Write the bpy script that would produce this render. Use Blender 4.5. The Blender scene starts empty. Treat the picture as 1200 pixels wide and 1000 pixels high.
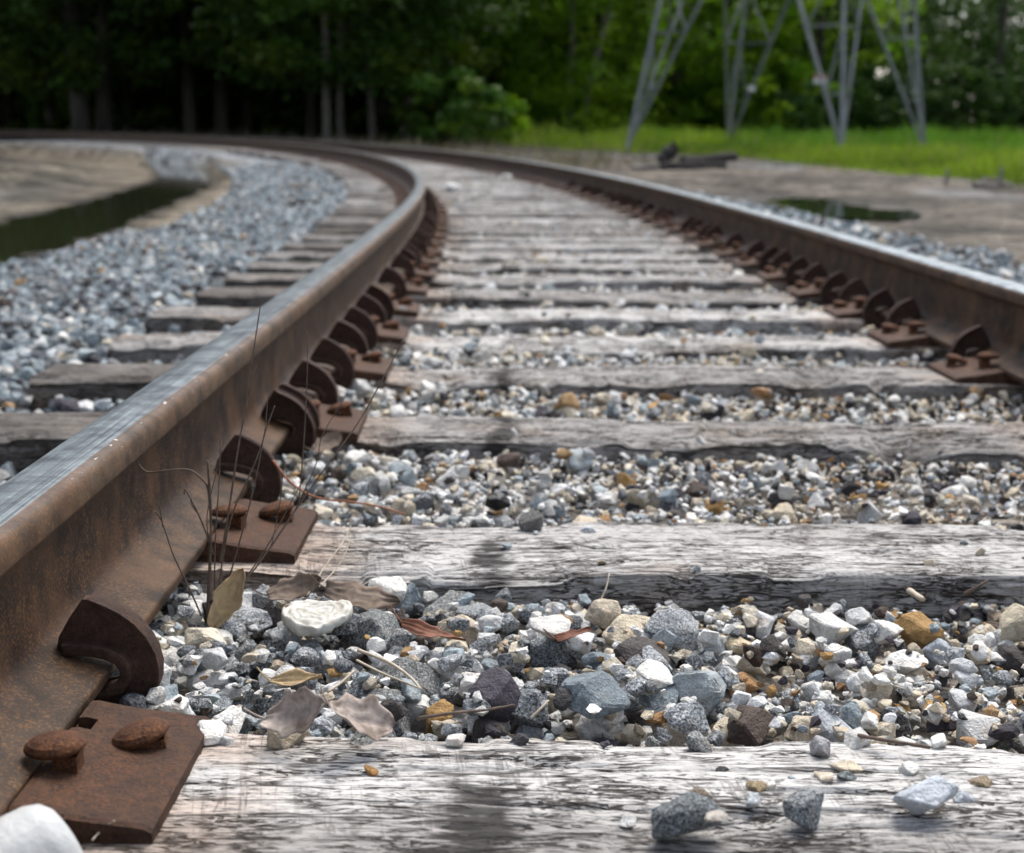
import bpy, bmesh, math, random, time
import numpy as np
from mathutils import Vector, Matrix, Euler, noise as mnoise
T0 = time.time()
R = math.radians
SC = bpy.context.scene
COL = SC.collection
rnd = random.Random(7)
rng = np.random.default_rng(11)

# ------------------------------------------------------------------ camera
FPX, HOR, ROLL, CAMZ, YAW = 1667.3, 161.48, R(0.4534), 0.484, R(0.26)
TH = math.atan((500 - HOR) / FPX)
cF = np.array([math.sin(YAW) * math.cos(TH), math.cos(YAW) * math.cos(TH), -math.sin(TH)])
_r = np.array([math.cos(YAW), -math.sin(YAW), 0]); _u = np.cross(_r, cF)
cR = math.cos(ROLL) * _r + math.sin(ROLL) * _u
cU = -math.sin(ROLL) * _r + math.cos(ROLL) * _u
cam = bpy.data.cameras.new('camera')
camo = bpy.data.objects.new('camera', cam); COL.objects.link(camo)
m = Matrix.Identity(4)
for i in range(3):
    m[i][0] = cR[i]; m[i][1] = cU[i]; m[i][2] = -cF[i]
m[2][3] = CAMZ
camo.matrix_world = m
cam.sensor_fit = 'HORIZONTAL'; cam.sensor_width = 36; cam.lens = FPX / 1200 * 36
cam.clip_start = 0.05; cam.clip_end = 900
cam.dof.use_dof = True; cam.dof.focus_distance = 1.31; cam.dof.aperture_fstop = 7.0
SC.camera = camo

# ------------------------------------------------------------------ sky, sun, exposure
SUN_EL, SUN_AZ = R(60), R(22)          # azimuth from +Y towards +X
w = bpy.data.worlds.new('World'); SC.world = w; w.use_nodes = True
nt = w.node_tree; nt.nodes.clear()
sky = nt.nodes.new('ShaderNodeTexSky'); sky.sky_type = 'NISHITA'; sky.sun_disc = False
sky.sun_elevation = SUN_EL; sky.sun_rotation = SUN_AZ
sky.air_density = 1.0; sky.dust_density = 3.0; sky.ozone_density = 1.0
hs = nt.nodes.new('ShaderNodeHueSaturation'); hs.inputs['Saturation'].default_value = 0.55
bg = nt.nodes.new('ShaderNodeBackground'); bg.inputs['Strength'].default_value = 0.11
wo = nt.nodes.new('ShaderNodeOutputWorld')
nt.links.new(sky.outputs[0], hs.inputs['Color']); nt.links.new(hs.outputs[0], bg.inputs['Color'])
nt.links.new(bg.outputs[0], wo.inputs['Surface'])
sl = bpy.data.lights.new('sun', 'SUN'); sl.energy = 1.5; sl.angle = R(34); sl.color = (1.0, 0.96, 0.9)
so = bpy.data.objects.new('sun', sl); COL.objects.link(so)
sd = Vector((math.sin(SUN_AZ) * math.cos(SUN_EL), math.cos(SUN_AZ) * math.cos(SUN_EL), math.sin(SUN_EL)))
so.rotation_euler = sd.to_track_quat('Z', 'Y').to_euler(); so.location = (0, 0, 30)
vs = SC.view_settings
vs.view_transform = 'Standard'; vs.look = 'None'; vs.gamma = 1.0; vs.exposure = 1.3
vs.use_curve_mapping = False
SC.cycles.max_bounces = 5; SC.cycles.diffuse_bounces = 2; SC.cycles.glossy_bounces = 2
SC.cycles.transmission_bounces = 3; SC.cycles.transparent_max_bounces = 6
SC.cycles.use_denoising = True; SC.cycles.use_adaptive_sampling = True; SC.cycles.adaptive_threshold = 0.025

def at(px, py, z):
    """world point on the level z seen at photo pixel (px, py)"""
    d = cF + cR * (px - 600) / FPX + cU * (500 - py) / FPX
    t = (z - CAMZ) / d[2]
    return np.array([d[0] * t, d[1] * t, z])
def atY(px, py, Y):
    d = cF + cR * (px - 600) / FPX + cU * (500 - py) / FPX
    t = Y / d[1]
    return np.array([d[0] * t, Y, CAMZ + d[2] * t])
def px_of(P):
    q = np.asarray(P, float) - np.array([0, 0, CAMZ]); d = q @ cF
    return 600 + FPX * (q @ cR) / d, 500 - FPX * (q @ cU) / d, d

# ------------------------------------------------------------------ object helpers
def tag(o, label=None, cat=None, group=None, kind=None):
    if label: o['label'] = label
    if cat: o['category'] = cat
    if group: o['group'] = group
    if kind: o['kind'] = kind
    return o
def link(o, parent=None):
    COL.objects.link(o)
    if parent is not None: o.parent = parent
    return o
def empty(name, loc=(0, 0, 0), rz=0):
    o = bpy.data.objects.new(name, None); COL.objects.link(o)
    o.location = loc; o.rotation_euler = (0, 0, rz); o.empty_display_size = 0.05
    return o
def np_mesh(name, V, Fc, nside, attrs=None, smooth=False):
    me = bpy.data.meshes.new(name)
    V = np.asarray(V, np.float32); Fc = np.asarray(Fc, np.int32)
    n = len(Fc)
    me.vertices.add(len(V)); me.vertices.foreach_set('co', V.ravel())
    me.loops.add(n * nside); me.loops.foreach_set('vertex_index', Fc.ravel())
    me.polygons.add(n); me.polygons.foreach_set('loop_start', np.arange(0, n * nside, nside, dtype=np.int32))
    me.polygons.foreach_set('loop_total', np.full(n, nside, np.int32))
    me.polygons.foreach_set('use_smooth', np.full(n, smooth, bool))
    me.update(calc_edges=True)
    for k, a in (attrs or {}).items():
        a = np.asarray(a, np.float32)
        if a.ndim == 1:
            at_ = me.attributes.new(k, 'FLOAT', 'POINT'); at_.data.foreach_set('value', a)
        else:
            if a.shape[1] == 3: a = np.concatenate([a, np.ones((len(a), 1), np.float32)], 1)
            at_ = me.attributes.new(k, 'FLOAT_COLOR', 'POINT'); at_.data.foreach_set('color', a.ravel())
    return me
def mesh_obj(name, me, mat=None, parent=None):
    o = bpy.data.objects.new(name, me); link(o, parent)
    if mat is not None: me.materials.append(mat)
    return o
def bm_obj(name, bm, mat, parent=None, smooth=False):
    me = bpy.data.meshes.new(name); bmesh.ops.recalc_face_normals(bm, faces=bm.faces)
    bm.to_mesh(me); bm.free()
    if smooth:
        for p in me.polygons: p.use_smooth = True
    return mesh_obj(name, me, mat, parent)
def grid_faces(nu, nv, wrap_v=False):
    i, j = np.meshgrid(np.arange(nu - 1), np.arange(nv if wrap_v else nv - 1), indexing='ij')
    a = i * nv + j; b = (i + 1) * nv + j; j2 = (j + 1) % nv
    c = (i + 1) * nv + j2; d = i * nv + j2
    return np.stack([a, b, c, d], -1).reshape(-1, 4)

# numpy noise
def hash2(ix, iy, seed):
    n = (ix.astype(np.int64) * 374761393 + iy.astype(np.int64) * 668265263 + seed * 1274126177) & 0x7fffffff
    n = ((n ^ (n >> 13)) * 1274126177) & 0x7fffffff
    return ((n ^ (n >> 16)) & 0xffff) / 65535.0
def vnoise(x, y, seed=0):
    x = np.asarray(x, float); y = np.asarray(y, float)
    ix = np.floor(x); iy = np.floor(y); fx = x - ix; fy = y - iy
    fx = fx * fx * (3 - 2 * fx); fy = fy * fy * (3 - 2 * fy)
    a = hash2(ix, iy, seed); b = hash2(ix + 1, iy, seed); c = hash2(ix, iy + 1, seed); d = hash2(ix + 1, iy + 1, seed)
    return (a * (1 - fx) + b * fx) * (1 - fy) + (c * (1 - fx) + d * fx) * fy
def fbm(x, y, oct=4, seed=0):
    s = 0; a = 0.5; t = 0
    for k in range(oct):
        s = s + a * vnoise(x * 2 ** k + 17.3 * k, y * 2 ** k - 9.1 * k, seed + k); t += a; a *= 0.5
    return s / t
def sstep(a, b, x):
    t = np.clip((x - a) / (b - a), 0, 1); return t * t * (3 - 2 * t)

# ------------------------------------------------------------------ materials
class NT:
    def __init__(s, name):
        s.m = bpy.data.materials.new(name); s.m.use_nodes = True
        s.t = s.m.node_tree; s.t.nodes.clear()
        s.out = s.n('ShaderNodeOutputMaterial'); s.b = s.n('ShaderNodeBsdfPrincipled')
        s.l(s.b.outputs[0], s.out.inputs['Surface'])
    def n(s, k): return s.t.nodes.new(k)
    def l(s, a, b): s.t.links.new(a, b)
    def coord(s, scale=(1, 1, 1), kind='Object', loc=(0, 0, 0), rot=(0, 0, 0)):
        c = s.n('ShaderNodeTexCoord'); mp = s.n('ShaderNodeMapping')
        mp.inputs['Scale'].default_value = scale; mp.inputs['Location'].default_value = loc
        mp.inputs['Rotation'].default_value = rot
        s.l(c.outputs[kind], mp.inputs['Vector']); return mp.outputs[0]
    def noise(s, vec, scale, detail=4, rough=0.55, dist=0.0):
        x = s.n('ShaderNodeTexNoise'); x.inputs['Scale'].default_value = scale; x.inputs['Detail'].default_value = detail
        x.inputs['Roughness'].default_value = rough; x.inputs['Distortion'].default_value = dist
        if vec is not None: s.l(vec, x.inputs['Vector'])
        return x.outputs['Fac']
    def voro(s, vec, scale, feature='F1', out='Distance'):
        x = s.n('ShaderNodeTexVoronoi'); x.inputs['Scale'].default_value = scale; x.feature = feature
        if vec is not None: s.l(vec, x.inputs['Vector'])
        return x.outputs[out]
    def ramp(s, fac, stops):
        x = s.n('ShaderNodeValToRGB'); e = x.color_ramp.elements
        while len(e) < len(stops): e.new(0.5)
        for k, (p, c) in enumerate(stops):
            e[k].position = p; e[k].color = (c, c, c, 1) if isinstance(c, (int, float)) else (*c, 1)
        s.l(fac, x.inputs[0]); return x.outputs[0]
    def mix(s, fac, a, b, mode='MIX'):
        x = s.n('ShaderNodeMix'); x.data_type = 'RGBA'; x.blend_type = mode
        for v, i in ((fac, 0), (a, 6), (b, 7)):
            if hasattr(v, 'links'): s.l(v, x.inputs[i])
            elif i == 0: x.inputs[0].default_value = v
            else: x.inputs[i].default_value = (*v, 1)
        return x.outputs[2]
    def math(s, op, a, b=0.5):
        x = s.n('ShaderNodeMath'); x.operation = op
        for v, i in ((a, 0), (b, 1)):
            if hasattr(v, 'links'): s.l(v, x.inputs[i])
            else: x.inputs[i].default_value = v
        return x.outputs[0]
    def attr(s, name, out='Color', kind='GEOMETRY'):
        x = s.n('ShaderNodeAttribute'); x.attribute_name = name; x.attribute_type = kind; return x.outputs[out]
    def bump(s, h, strength=0.5, dist=0.002, prev=None):
        x = s.n('ShaderNodeBump'); x.inputs['Strength'].default_value = strength; x.inputs['Distance'].default_value = dist
        s.l(h, x.inputs['Height'])
        if prev is not None: s.l(prev, x.inputs['Normal'])
        return x.outputs[0]
    def fin(s, col=None, rough=0.8, met=0.0, normal=None, spec=0.4):
        for v, k in ((col, 'Base Color'), (rough, 'Roughness'), (met, 'Metallic'), (spec, 'Specular IOR Level')):
            if v is None: continue
            if hasattr(v, 'links'): s.l(v, s.b.inputs[k])
            elif k == 'Base Color': s.b.inputs[k].default_value = (*v, 1)
            else: s.b.inputs[k].default_value = v
        if normal is not None: s.l(normal, s.b.inputs['Normal'])
        return s.m

def mat_stone():
    s = NT('stone'); v = s.coord()
    c = s.attr('col'); sp = s.attr('speck', 'Fac')
    big = s.noise(v, 60, 3, 0.6)
    c1 = s.mix(1.0, c, s.ramp(big, [(0.25, 0.62), (0.5, 1.0), (0.75, 1.25)]), 'MULTIPLY')
    n1 = s.noise(v, 430, 3, 0.75)
    dk = s.ramp(n1, [(0.40, 0.22), (0.48, 0.95), (0.54, 1.0), (0.63, 2.1)])
    c2 = s.mix(sp, c1, s.mix(1.0, c1, dk, 'MULTIPLY'))
    stain = s.ramp(s.noise(v, 35, 2, 0.6), [(0.58, 0.0), (0.75, 0.45)])
    c3 = s.mix(stain, c2, s.mix(1.0, c2, (0.85, 0.62, 0.42), 'MULTIPLY'))
    b1 = s.bump(s.noise(v, 130, 4, 0.72), 1.0, 0.007)
    b2 = s.bump(n1, 0.6, 0.0016, b1)
    return s.fin(c3, 0.82, 0, b2, 0.3)

def mat_wood():
    s = NT('weathered_wood')
    oi = s.n('ShaderNodeObjectInfo')
    tc = s.n('ShaderNodeTexCoord'); ad = s.n('ShaderNodeVectorMath'); ad.operation = 'ADD'
    sc = s.n('ShaderNodeVectorMath'); sc.operation = 'SCALE'; sc.inputs[3].default_value = 40
    cmb = s.n('ShaderNodeCombineXYZ'); s.l(oi.outputs['Random'], cmb.inputs[0]); s.l(oi.outputs['Random'], cmb.inputs[1])
    s.l(cmb.outputs[0], sc.inputs[0]); s.l(tc.outputs['Object'], ad.inputs[0]); s.l(sc.outputs[0], ad.inputs[1])
    def mp(scale, rot=(0, 0, 0)):
        x = s.n('ShaderNodeMapping'); x.inputs['Scale'].default_value = scale; x.inputs['Rotation'].default_value = rot
        s.l(ad.outputs[0], x.inputs['Vector']); return x.outputs[0]
    g1 = s.noise(mp((20, 110, 110)), 1.0, 5, 0.68, 0.8)
    g2 = s.noise(mp((70, 430, 430)), 1.0, 3, 0.7, 0.6)
    g3 = s.noise(mp((2.2, 26, 26)), 1.0, 4, 0.55, 0.5)
    patch = s.noise(mp((3.5, 7, 7)), 1.0, 4, 0.6)
    age = s.attr('age', 'Fac')
    light = s.mix(patch, (0.63, 0.62, 0.60), (0.44, 0.425, 0.405))
    base = s.mix(age, light, (0.125, 0.11, 0.098))
    base = s.mix(s.ramp(patch, [(0.56, 0.0), (0.72, 0.55)]), base, (0.24, 0.165, 0.105))
    c1 = s.mix(1.0, base, s.ramp(g1, [(0.33, 0.62), (0.43, 0.90), (0.55, 1.0), (0.70, 1.1)]), 'MULTIPLY')
    c2 = s.mix(1.0, c1, s.ramp(g2, [(0.37, 0.22), (0.46, 0.85), (0.54, 1.02), (0.65, 1.2)]), 'MULTIPLY')
    crack = s.ramp(g3, [(0.485, 0.0), (0.5, 1.0), (0.515, 0.0)])
    c3 = s.mix(s.math('MULTIPLY', crack, 0.8), c2, (0.035, 0.028, 0.025))
    rt = s.n('ShaderNodeMapping'); rt.inputs['Rotation'].default_value = (0, 0, -0.19); s.l(ad.outputs[0], rt.inputs['Vector'])
    st_ = s.n('ShaderNodeMapping'); st_.inputs['Scale'].default_value = (75, 5, 5); s.l(rt.outputs[0], st_.inputs['Vector'])
    hl = s.noise(mp((26, 165, 165)), 1.0, 3, 0.55, 0.9)
    hair = s.math('MULTIPLY', s.ramp(hl, [(0.455, 0.0), (0.472, 1.0), (0.528, 1.0), (0.545, 0.0)]), s.ramp(s.noise(mp((9, 16, 16)), 1.0, 3), [(0.49, 0.0), (0.54, 0.92)]))
    c3 = s.mix(hair, c3, (0.03, 0.024, 0.02))
    saw = s.noise(st_.outputs[0], 1.0, 3, 0.5, 0.1)
    sawm = s.math('MULTIPLY', s.ramp(saw, [(0.470, 0.0), (0.49, 1.0), (0.51, 1.0), (0.53, 0.0)]), s.ramp(s.noise(mp((14, 16, 16)), 1.0, 3), [(0.46, 0.0), (0.62, 0.6)]))
    c4 = s.mix(sawm, c3, (0.10, 0.085, 0.075))
    st = s.attr('stain', 'Fac')
    sgn_ = s.math('ADD', st, s.math('MULTIPLY', s.math('SUBTRACT', s.noise(mp((14, 70, 70)), 1.0, 4, 0.65), 0.5), 2.4))
    stn = s.math('MULTIPLY', s.ramp(sgn_, [(0.42, 0.0), (0.80, 0.92)]), s.ramp(st, [(0.05, 0.0), (0.35, 1.0)]))
    c5 = s.mix(stn, c4, (0.03, 0.027, 0.026))
    c6 = s.mix(s.attr('rust', 'Fac'), c5, s.mix(1.0, c5, (0.85, 0.52, 0.30), 'MULTIPLY'))
    b = s.bump(g1, 0.5, 0.003); b = s.bump(g2, 0.6, 0.0016, b); b = s.bump(s.math('MULTIPLY', hair, -1.0), 0.9, 0.003, b)
    b = s.bump(s.math('MULTIPLY', crack, -1.0), 0.8, 0.004, b)
    return s.fin(c6, 0.88, 0, b, 0.2)

def mat_rail():
    s = NT('rusted_rail_steel'); v = s.coord()
    c = s.attr('col'); me = s.attr('met', 'Fac')
    n = s.noise(v, 26, 5, 0.6); n2 = s.noise(v, 330, 4, 0.7); n3 = s.noise(s.coord((70, 5, 8)), 1.0, 4, 0.6)
    c1 = s.mix(1.0, c, s.ramp(n, [(0.36, 0.5), (0.5, 1.0), (0.64, 1.6)]), 'MULTIPLY')
    c1 = s.mix(1.0, c1, s.ramp(n3, [(0.35, 0.78), (0.65, 1.25)]), 'MULTIPLY')
    stk = s.noise(s.coord((420, 3, 60)), 1.0, 3, 0.6)
    c1 = s.mix(me, c1, s.mix(1.0, c1, s.ramp(stk, [(0.38, 0.45), (0.5, 1.0), (0.64, 1.35)]), 'MULTIPLY'))
    c1 = s.mix(s.math('MULTIPLY', s.ramp(s.noise(v, 9, 3, 0.6), [(0.48, 0.0), (0.62, 0.5)]), s.math('SUBTRACT', 1.0, me)), c1, (0.10, 0.052, 0.026))
    rust = s.math('MULTIPLY', s.ramp(n2, [(0.51, 0.0), (0.62, 0.75)]), s.ramp(n, [(0.35, 0.25), (0.65, 1.0)]))
    rust = s.math('MULTIPLY', rust, s.math('SUBTRACT', 1.0, me))
    c2 = s.mix(rust, c1, (0.21, 0.10, 0.036))
    fl = s.math('MULTIPLY', s.ramp(s.noise(s.coord((1, .55, 1)), 150, 3, 0.6), [(0.685, 0.0), (0.71, 0.9)]), s.attr('fleck', 'Fac'))
    c3 = s.mix(fl, c2, (0.62, 0.62, 0.62))
    rg = s.math('ADD', s.math('MULTIPLY', me, -0.33), s.math('ADD', s.math('MULTIPLY', n2, 0.3), 0.52))
    b = s.bump(n2, 0.35, 0.0012); b = s.bump(s.noise(v, 90, 4, 0.6), 0.25, 0.002, b)
    return s.fin(c3, rg, s.math('MULTIPLY', me, 0.75), b, 0.22)

def mat_iron(name, base, rustc, amt=0.5):
    s = NT(name); v = s.coord()
    n = s.noise(v, 70, 6, 0.68); n2 = s.noise(v, 330, 4, 0.75); n3 = s.noise(v, 26, 4, 0.6)
    c1 = s.mix(1.0, base, s.ramp(n, [(0.34, 0.45), (0.5, 1.0), (0.66, 1.6)]), 'MULTIPLY')
    f = s.math('MULTIPLY', s.ramp(n2, [(0.46, 0.0), (0.60, 1.0)]), s.ramp(n3, [(0.38, 0.12), (0.62, amt)]))
    c2 = s.mix(f, c1, rustc)
    c2 = s.mix(s.ramp(n2, [(0.34, 0.3), (0.40, 0.0)]), c2, (0.012, 0.008, 0.006))
    b = s.bump(n2, 0.8, 0.0022); b = s.bump(n, 0.5, 0.005, b)
    return s.fin(c2, s.ramp(n, [(0.3, 0.6), (0.7, 0.85)]), 0.05, b, 0.2)

def mat_ground():
    s = NT('ground'); v = s.coord()
    c = s.attr('col')
    n = s.noise(v, 3.2, 6, 0.72); n2 = s.noise(v, 40, 5, 0.7)
    vo = s.voro(v, 26); vc = s.voro(v, 26, 'F1', 'Color')
    c1 = s.mix(1.0, c, s.ramp(n, [(0.38, 0.34), (0.5, 1.0), (0.62, 1.7)]), 'MULTIPLY')
    c2 = s.mix(1.0, c1, s.ramp(n2, [(0.34, 0.40), (0.5, 1.0), (0.66, 1.7)]), 'MULTIPLY')
    sh = s.n('ShaderNodeSeparateColor'); s.l(vc, sh.inputs[0])
    peb = s.attr('peb', 'Fac')
    c3 = s.mix(peb, c2, s.mix(1.0, c2, s.ramp(sh.outputs[0], [(0.0, 0.5), (0.5, 1.0), (1.0, 1.9)]), 'MULTIPLY'))
    b = s.bump(s.math('MULTIPLY', s.math('SUBTRACT', 1.0, vo), peb), 0.8, 0.02); b = s.bump(n2, 0.5, 0.012, b); b = s.bump(n, 0.7, 0.08, b)
    return s.fin(c3, s.attr('rgh', 'Fac'), 0, b, 0.12)

def mat_leaf(name, tint=(1, 1, 1), trans=0.3):
    s = NT(name); c = s.attr('col')
    oi = s.n('ShaderNodeObjectInfo')
    c1 = s.mix(1.0, c, s.ramp(oi.outputs['Random'], [(0.0, 0.8), (1.0, 1.2)]), 'MULTIPLY')
    c1 = s.mix(1.0, c1, tint, 'MULTIPLY')
    s.l(c1, s.b.inputs['Base Color']); s.b.inputs['Roughness'].default_value = 0.55
    s.b.inputs['Specular IOR Level'].default_value = 0.2
    tr = s.n('ShaderNodeBsdfTranslucent'); s.l(s.mix(1.0, c1, (1.0, 1.15, 0.5), 'MULTIPLY'), tr.inputs['Color'])
    mx = s.n('ShaderNodeMixShader'); mx.inputs[0].default_value = trans
    s.l(s.b.outputs[0], mx.inputs[1]); s.l(tr.outputs[0], mx.inputs[2]); s.l(mx.outputs[0], s.out.inputs['Surface'])
    return s.m

def mat_simple(name, col, rough=0.7, nscale=30, var=(0.7, 1.3), bump=0.3, bd=0.003, met=0, col2=None, spec=0.3, stretch=(1, 1, 1)):
    s = NT(name); v = s.coord(stretch)
    n = s.noise(v, nscale, 5, 0.62)
    c = s.mix(1.0, col, s.ramp(n, [(0.3, var[0]), (0.5, 1.0), (0.7, var[1])]), 'MULTIPLY')
    if col2: c = s.mix(s.ramp(s.noise(v, nscale * 0.6, 4, 0.6), [(0.45, 0.0), (0.62, 1.0)]), c, col2)
    return s.fin(c, rough, met, s.bump(n, bump, bd), spec)

M = {}
M['stone'] = mat_stone(); M['wood'] = mat_wood(); M['rail'] = mat_rail()
M['plate'] = mat_iron('rusted_plate_iron', (0.050, 0.028, 0.019), (0.145, 0.058, 0.022), 0.7)
M['anchor'] = mat_iron('dark_rusted_iron', (0.044, 0.026, 0.020), (0.115, 0.054, 0.030), 0.5)
M['spike'] = mat_iron('rusted_spike_iron', (0.072, 0.032, 0.018), (0.21, 0.085, 0.03), 0.8)
M['ground'] = mat_ground()
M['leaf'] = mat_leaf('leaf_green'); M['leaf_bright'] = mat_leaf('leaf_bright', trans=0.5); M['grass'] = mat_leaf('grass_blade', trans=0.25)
M['bark'] = mat_simple('bark', (0.05, 0.042, 0.035), 0.9, 6, (0.5, 1.5), 0.8, 0.03, stretch=(1, 1, 0.2))
M['bark_pale'] = mat_simple('bark_pale', (0.15, 0.135, 0.115), 0.9, 6, (0.55, 1.4), 0.8, 0.03, stretch=(1, 1, 0.2))
M['galv'] = mat_simple('galvanised_steel', (0.23, 0.238, 0.236), 0.6, 2, (0.8, 1.2), 0.05, 0.002, 0.35)
M['charred'] = mat_simple('charred_wood', (0.022, 0.019, 0.018), 0.85, 18, (0.6, 1.6), 0.8, 0.02)
M['oldwood'] = mat_simple('grey_board', (0.20, 0.18, 0.16), 0.85, 18, (0.6, 1.4), 0.6, 0.01, stretch=(0.2, 1, 1))
M['twig'] = mat_simple('dry_stem', (0.105, 0.075, 0.058), 0.75, 90, (0.6, 1.5), 0.4, 0.001)
M['straw'] = mat_simple('dry_straw', (0.42, 0.36, 0.28), 0.75, 90, (0.7, 1.3), 0.3, 0.001)
M['redstem'] = mat_simple('red_brown_stem', (0.27, 0.105, 0.05), 0.6, 90, (0.7, 1.3), 0.3, 0.001)
M['leaf_tan'] = mat_simple('dry_leaf_tan', (0.42, 0.31, 0.17), 0.75, 75, (0.6, 1.25), 0.6, 0.002, col2=(0.30, 0.22, 0.13))
M['leaf_brown'] = mat_simple('dry_leaf_brown', (0.20, 0.15, 0.115), 0.8, 75, (0.5, 1.4), 0.6, 0.002, col2=(0.12, 0.088, 0.065))
M['leaf_grey'] = mat_simple('dry_leaf_grey', (0.40, 0.34, 0.295), 0.8, 60, (0.5, 1.3), 0.7, 0.002, col2=(0.17, 0.13, 0.105))
M['barkflake'] = mat_simple('red_bark', (0.15, 0.06, 0.035), 0.75, 70, (0.5, 1.5), 0.7, 0.002)
M['plastic'] = mat_simple('milky_plastic', (0.42, 0.43, 0.425), 0.5, 45, (0.82, 1.06), 0.6, 0.004, spec=0.4)
M['plastic_old'] = mat_simple('weathered_white_plastic', (0.52, 0.51, 0.46), 0.55, 110, (0.6, 1.1), 0.5, 0.001, spec=0.3, col2=(0.34, 0.32, 0.27))
M['coal'] = mat_simple('black_rock', (0.018, 0.018, 0.019), 0.5, 120, (0.6, 1.6), 0.6, 0.002)
M['signw'] = mat_simple('sign_white', (0.7, 0.68, 0.66), 0.5, 10, (0.9, 1.05), 0.0)
M['signr'] = mat_simple('sign_red', (0.45, 0.05, 0.04), 0.5, 10, (0.9, 1.05), 0.0)
def mat_water():
    s = NT('still_water'); v = s.coord()
    b = s.bump(s.noise(v, 3.0, 3, 0.5), 0.05, 0.03)
    m_ = s.fin((0.020, 0.024, 0.012), 0.04, 0, b, 0.5); s.b.inputs['IOR'].default_value = 1.33
    return m_
M['water'] = mat_water()

# ------------------------------------------------------------------ the line of the track
S_MAX = 90.0; NS = 1801
_s = np.linspace(0, S_MAX, NS); _ds = _s[1] - _s[0]
_k = np.clip((_s - 1.7617) / 7.5298, 0, 1) / 67.2892
_phi = np.cumsum(_k) * _ds
_cx = 0.3373 - np.cumsum(np.sin(_phi)) * _ds
_cy = (np.cumsum(np.cos(_phi)) - 1) * _ds
_cz = np.where(_s > 5.92, 0.0093 * (_s - 5.92) ** 2 / 20, 0)
_cz = np.where(_s > 15.92, 0.0093 * 5 + 0.0093 * (_s - 15.92), _cz)
_cz = np.minimum(_cz, 0.46)
def track(s, d=0.0, z=0.0):
    s = np.asarray(s, float)
    x = np.interp(s, _s, _cx); y = np.interp(s, _s, _cy); ph = np.interp(s, _s, _phi); zz = np.interp(s, _s, _cz)
    # behind the origin the line runs on straight
    y = np.where(s < 0, s, y)
    return np.stack([x + d * np.cos(ph), y + d * np.sin(ph), zz + z], -1), ph
def to_sd(X, Y):
    X = np.asarray(X, float).ravel(); Y = np.asarray(Y, float).ravel()
    S = np.empty_like(X); D = np.empty_like(X)
    cx, cy, ss, ph = _cx[::4], _cy[::4], _s[::4], _phi[::4]
    for a in range(0, len(X), 20000):
        x = X[a:a + 20000]; y = Y[a:a + 20000]
        d2 = (x[:, None] - cx) ** 2 + (y[:, None] - cy) ** 2
        i = d2.argmin(1)
        S[a:a + 20000] = ss[i]
        D[a:a + 20000] = (x - cx[i]) * np.cos(ph[i]) + (y - cy[i]) * np.sin(ph[i])
        far = np.sqrt(d2.min(1)); q = D[a:a + 20000]
        D[a:a + 20000] = np.sign(q + 1e-9) * far
    return S, D

GAUGE_C = 0.7525      # rail centre from the track centre
HEAD_Z = 0.016        # rail base above the tie tops

PLATE_S = [float(at(x, y, .010)[1]) - .0985 for x, y in ((255, 838), (369, 597), (425, 481), (454, 421), (473.6, 384), (485.6, 356), (497.6, 334.4), (504, 317))]
TIE_S = [float(at(600, 866, 0)[1]) - .1205, float(at(700, 612, 0)[1]) - .1075, float(at(800, 487.5, 0)[1]) - .1075] + PLATE_S[3:]
print('tie s', np.round(TIE_S, 3), np.round(PLATE_S, 3))
while TIE_S[-1] < 31: TIE_S.append(TIE_S[-1] + 0.52 + rnd.uniform(-.02, .02))
TIE_W = 0.215

ORD = ['', 'nearest', 'second', 'third', 'fourth', 'fifth', 'sixth', 'seventh', 'eighth', 'ninth', 'tenth', 'eleventh', 'twelfth']

# ------------------------------------------------------------------ ground
POND = np.array([at(x, y, -0.18)[:2] for x, y in [(-330, 408), (-120, 341), (0, 308), (70, 291), (130, 271), (200, 240), (240, 221), (260, 209), (250, 200), (215, 192),
                                                  (174, 188), (166, 191), (184, 200), (186, 208), (178, 214), (100, 236), (0, 262), (-120, 292), (-330, 345)]])
PUDDLE = np.array([at(x, y, -0.135)[:2] for x, y in [(885, 232), (930, 234), (985, 239), (1020, 245), (1032, 253), (1010, 257), (975, 254), (945, 247), (905, 239)]])
GRASS_EDGE = np.array([(9.5, 8.0), (7.6, 14), (6.9, 18.7), (6.2, 25), (5.4, 33), (2.9, 39), (0.6, 45), (-0.9, 49), (-1.5, 60), (-1.5, 120)])
def poly_sdf(X, Y, poly):
    P = np.stack([X, Y], -1); n = len(poly); best = np.full(len(X), 1e9); inside = np.zeros(len(X), bool)
    for i in range(n):
        a = poly[i]; b = poly[(i + 1) % n]; ab = b - a
        t = np.clip(((P - a) @ ab) / (ab @ ab), 0, 1)
        best = np.minimum(best, np.linalg.norm(P - a - t[:, None] * ab, axis=1))
        c = (a[1] > Y) != (b[1] > Y)
        xi = a[0] + (Y - a[1]) / (b[1] - a[1] + 1e-12) * ab[0]
        inside ^= c & (X < xi)
    return np.where(inside, -best, best)
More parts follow.
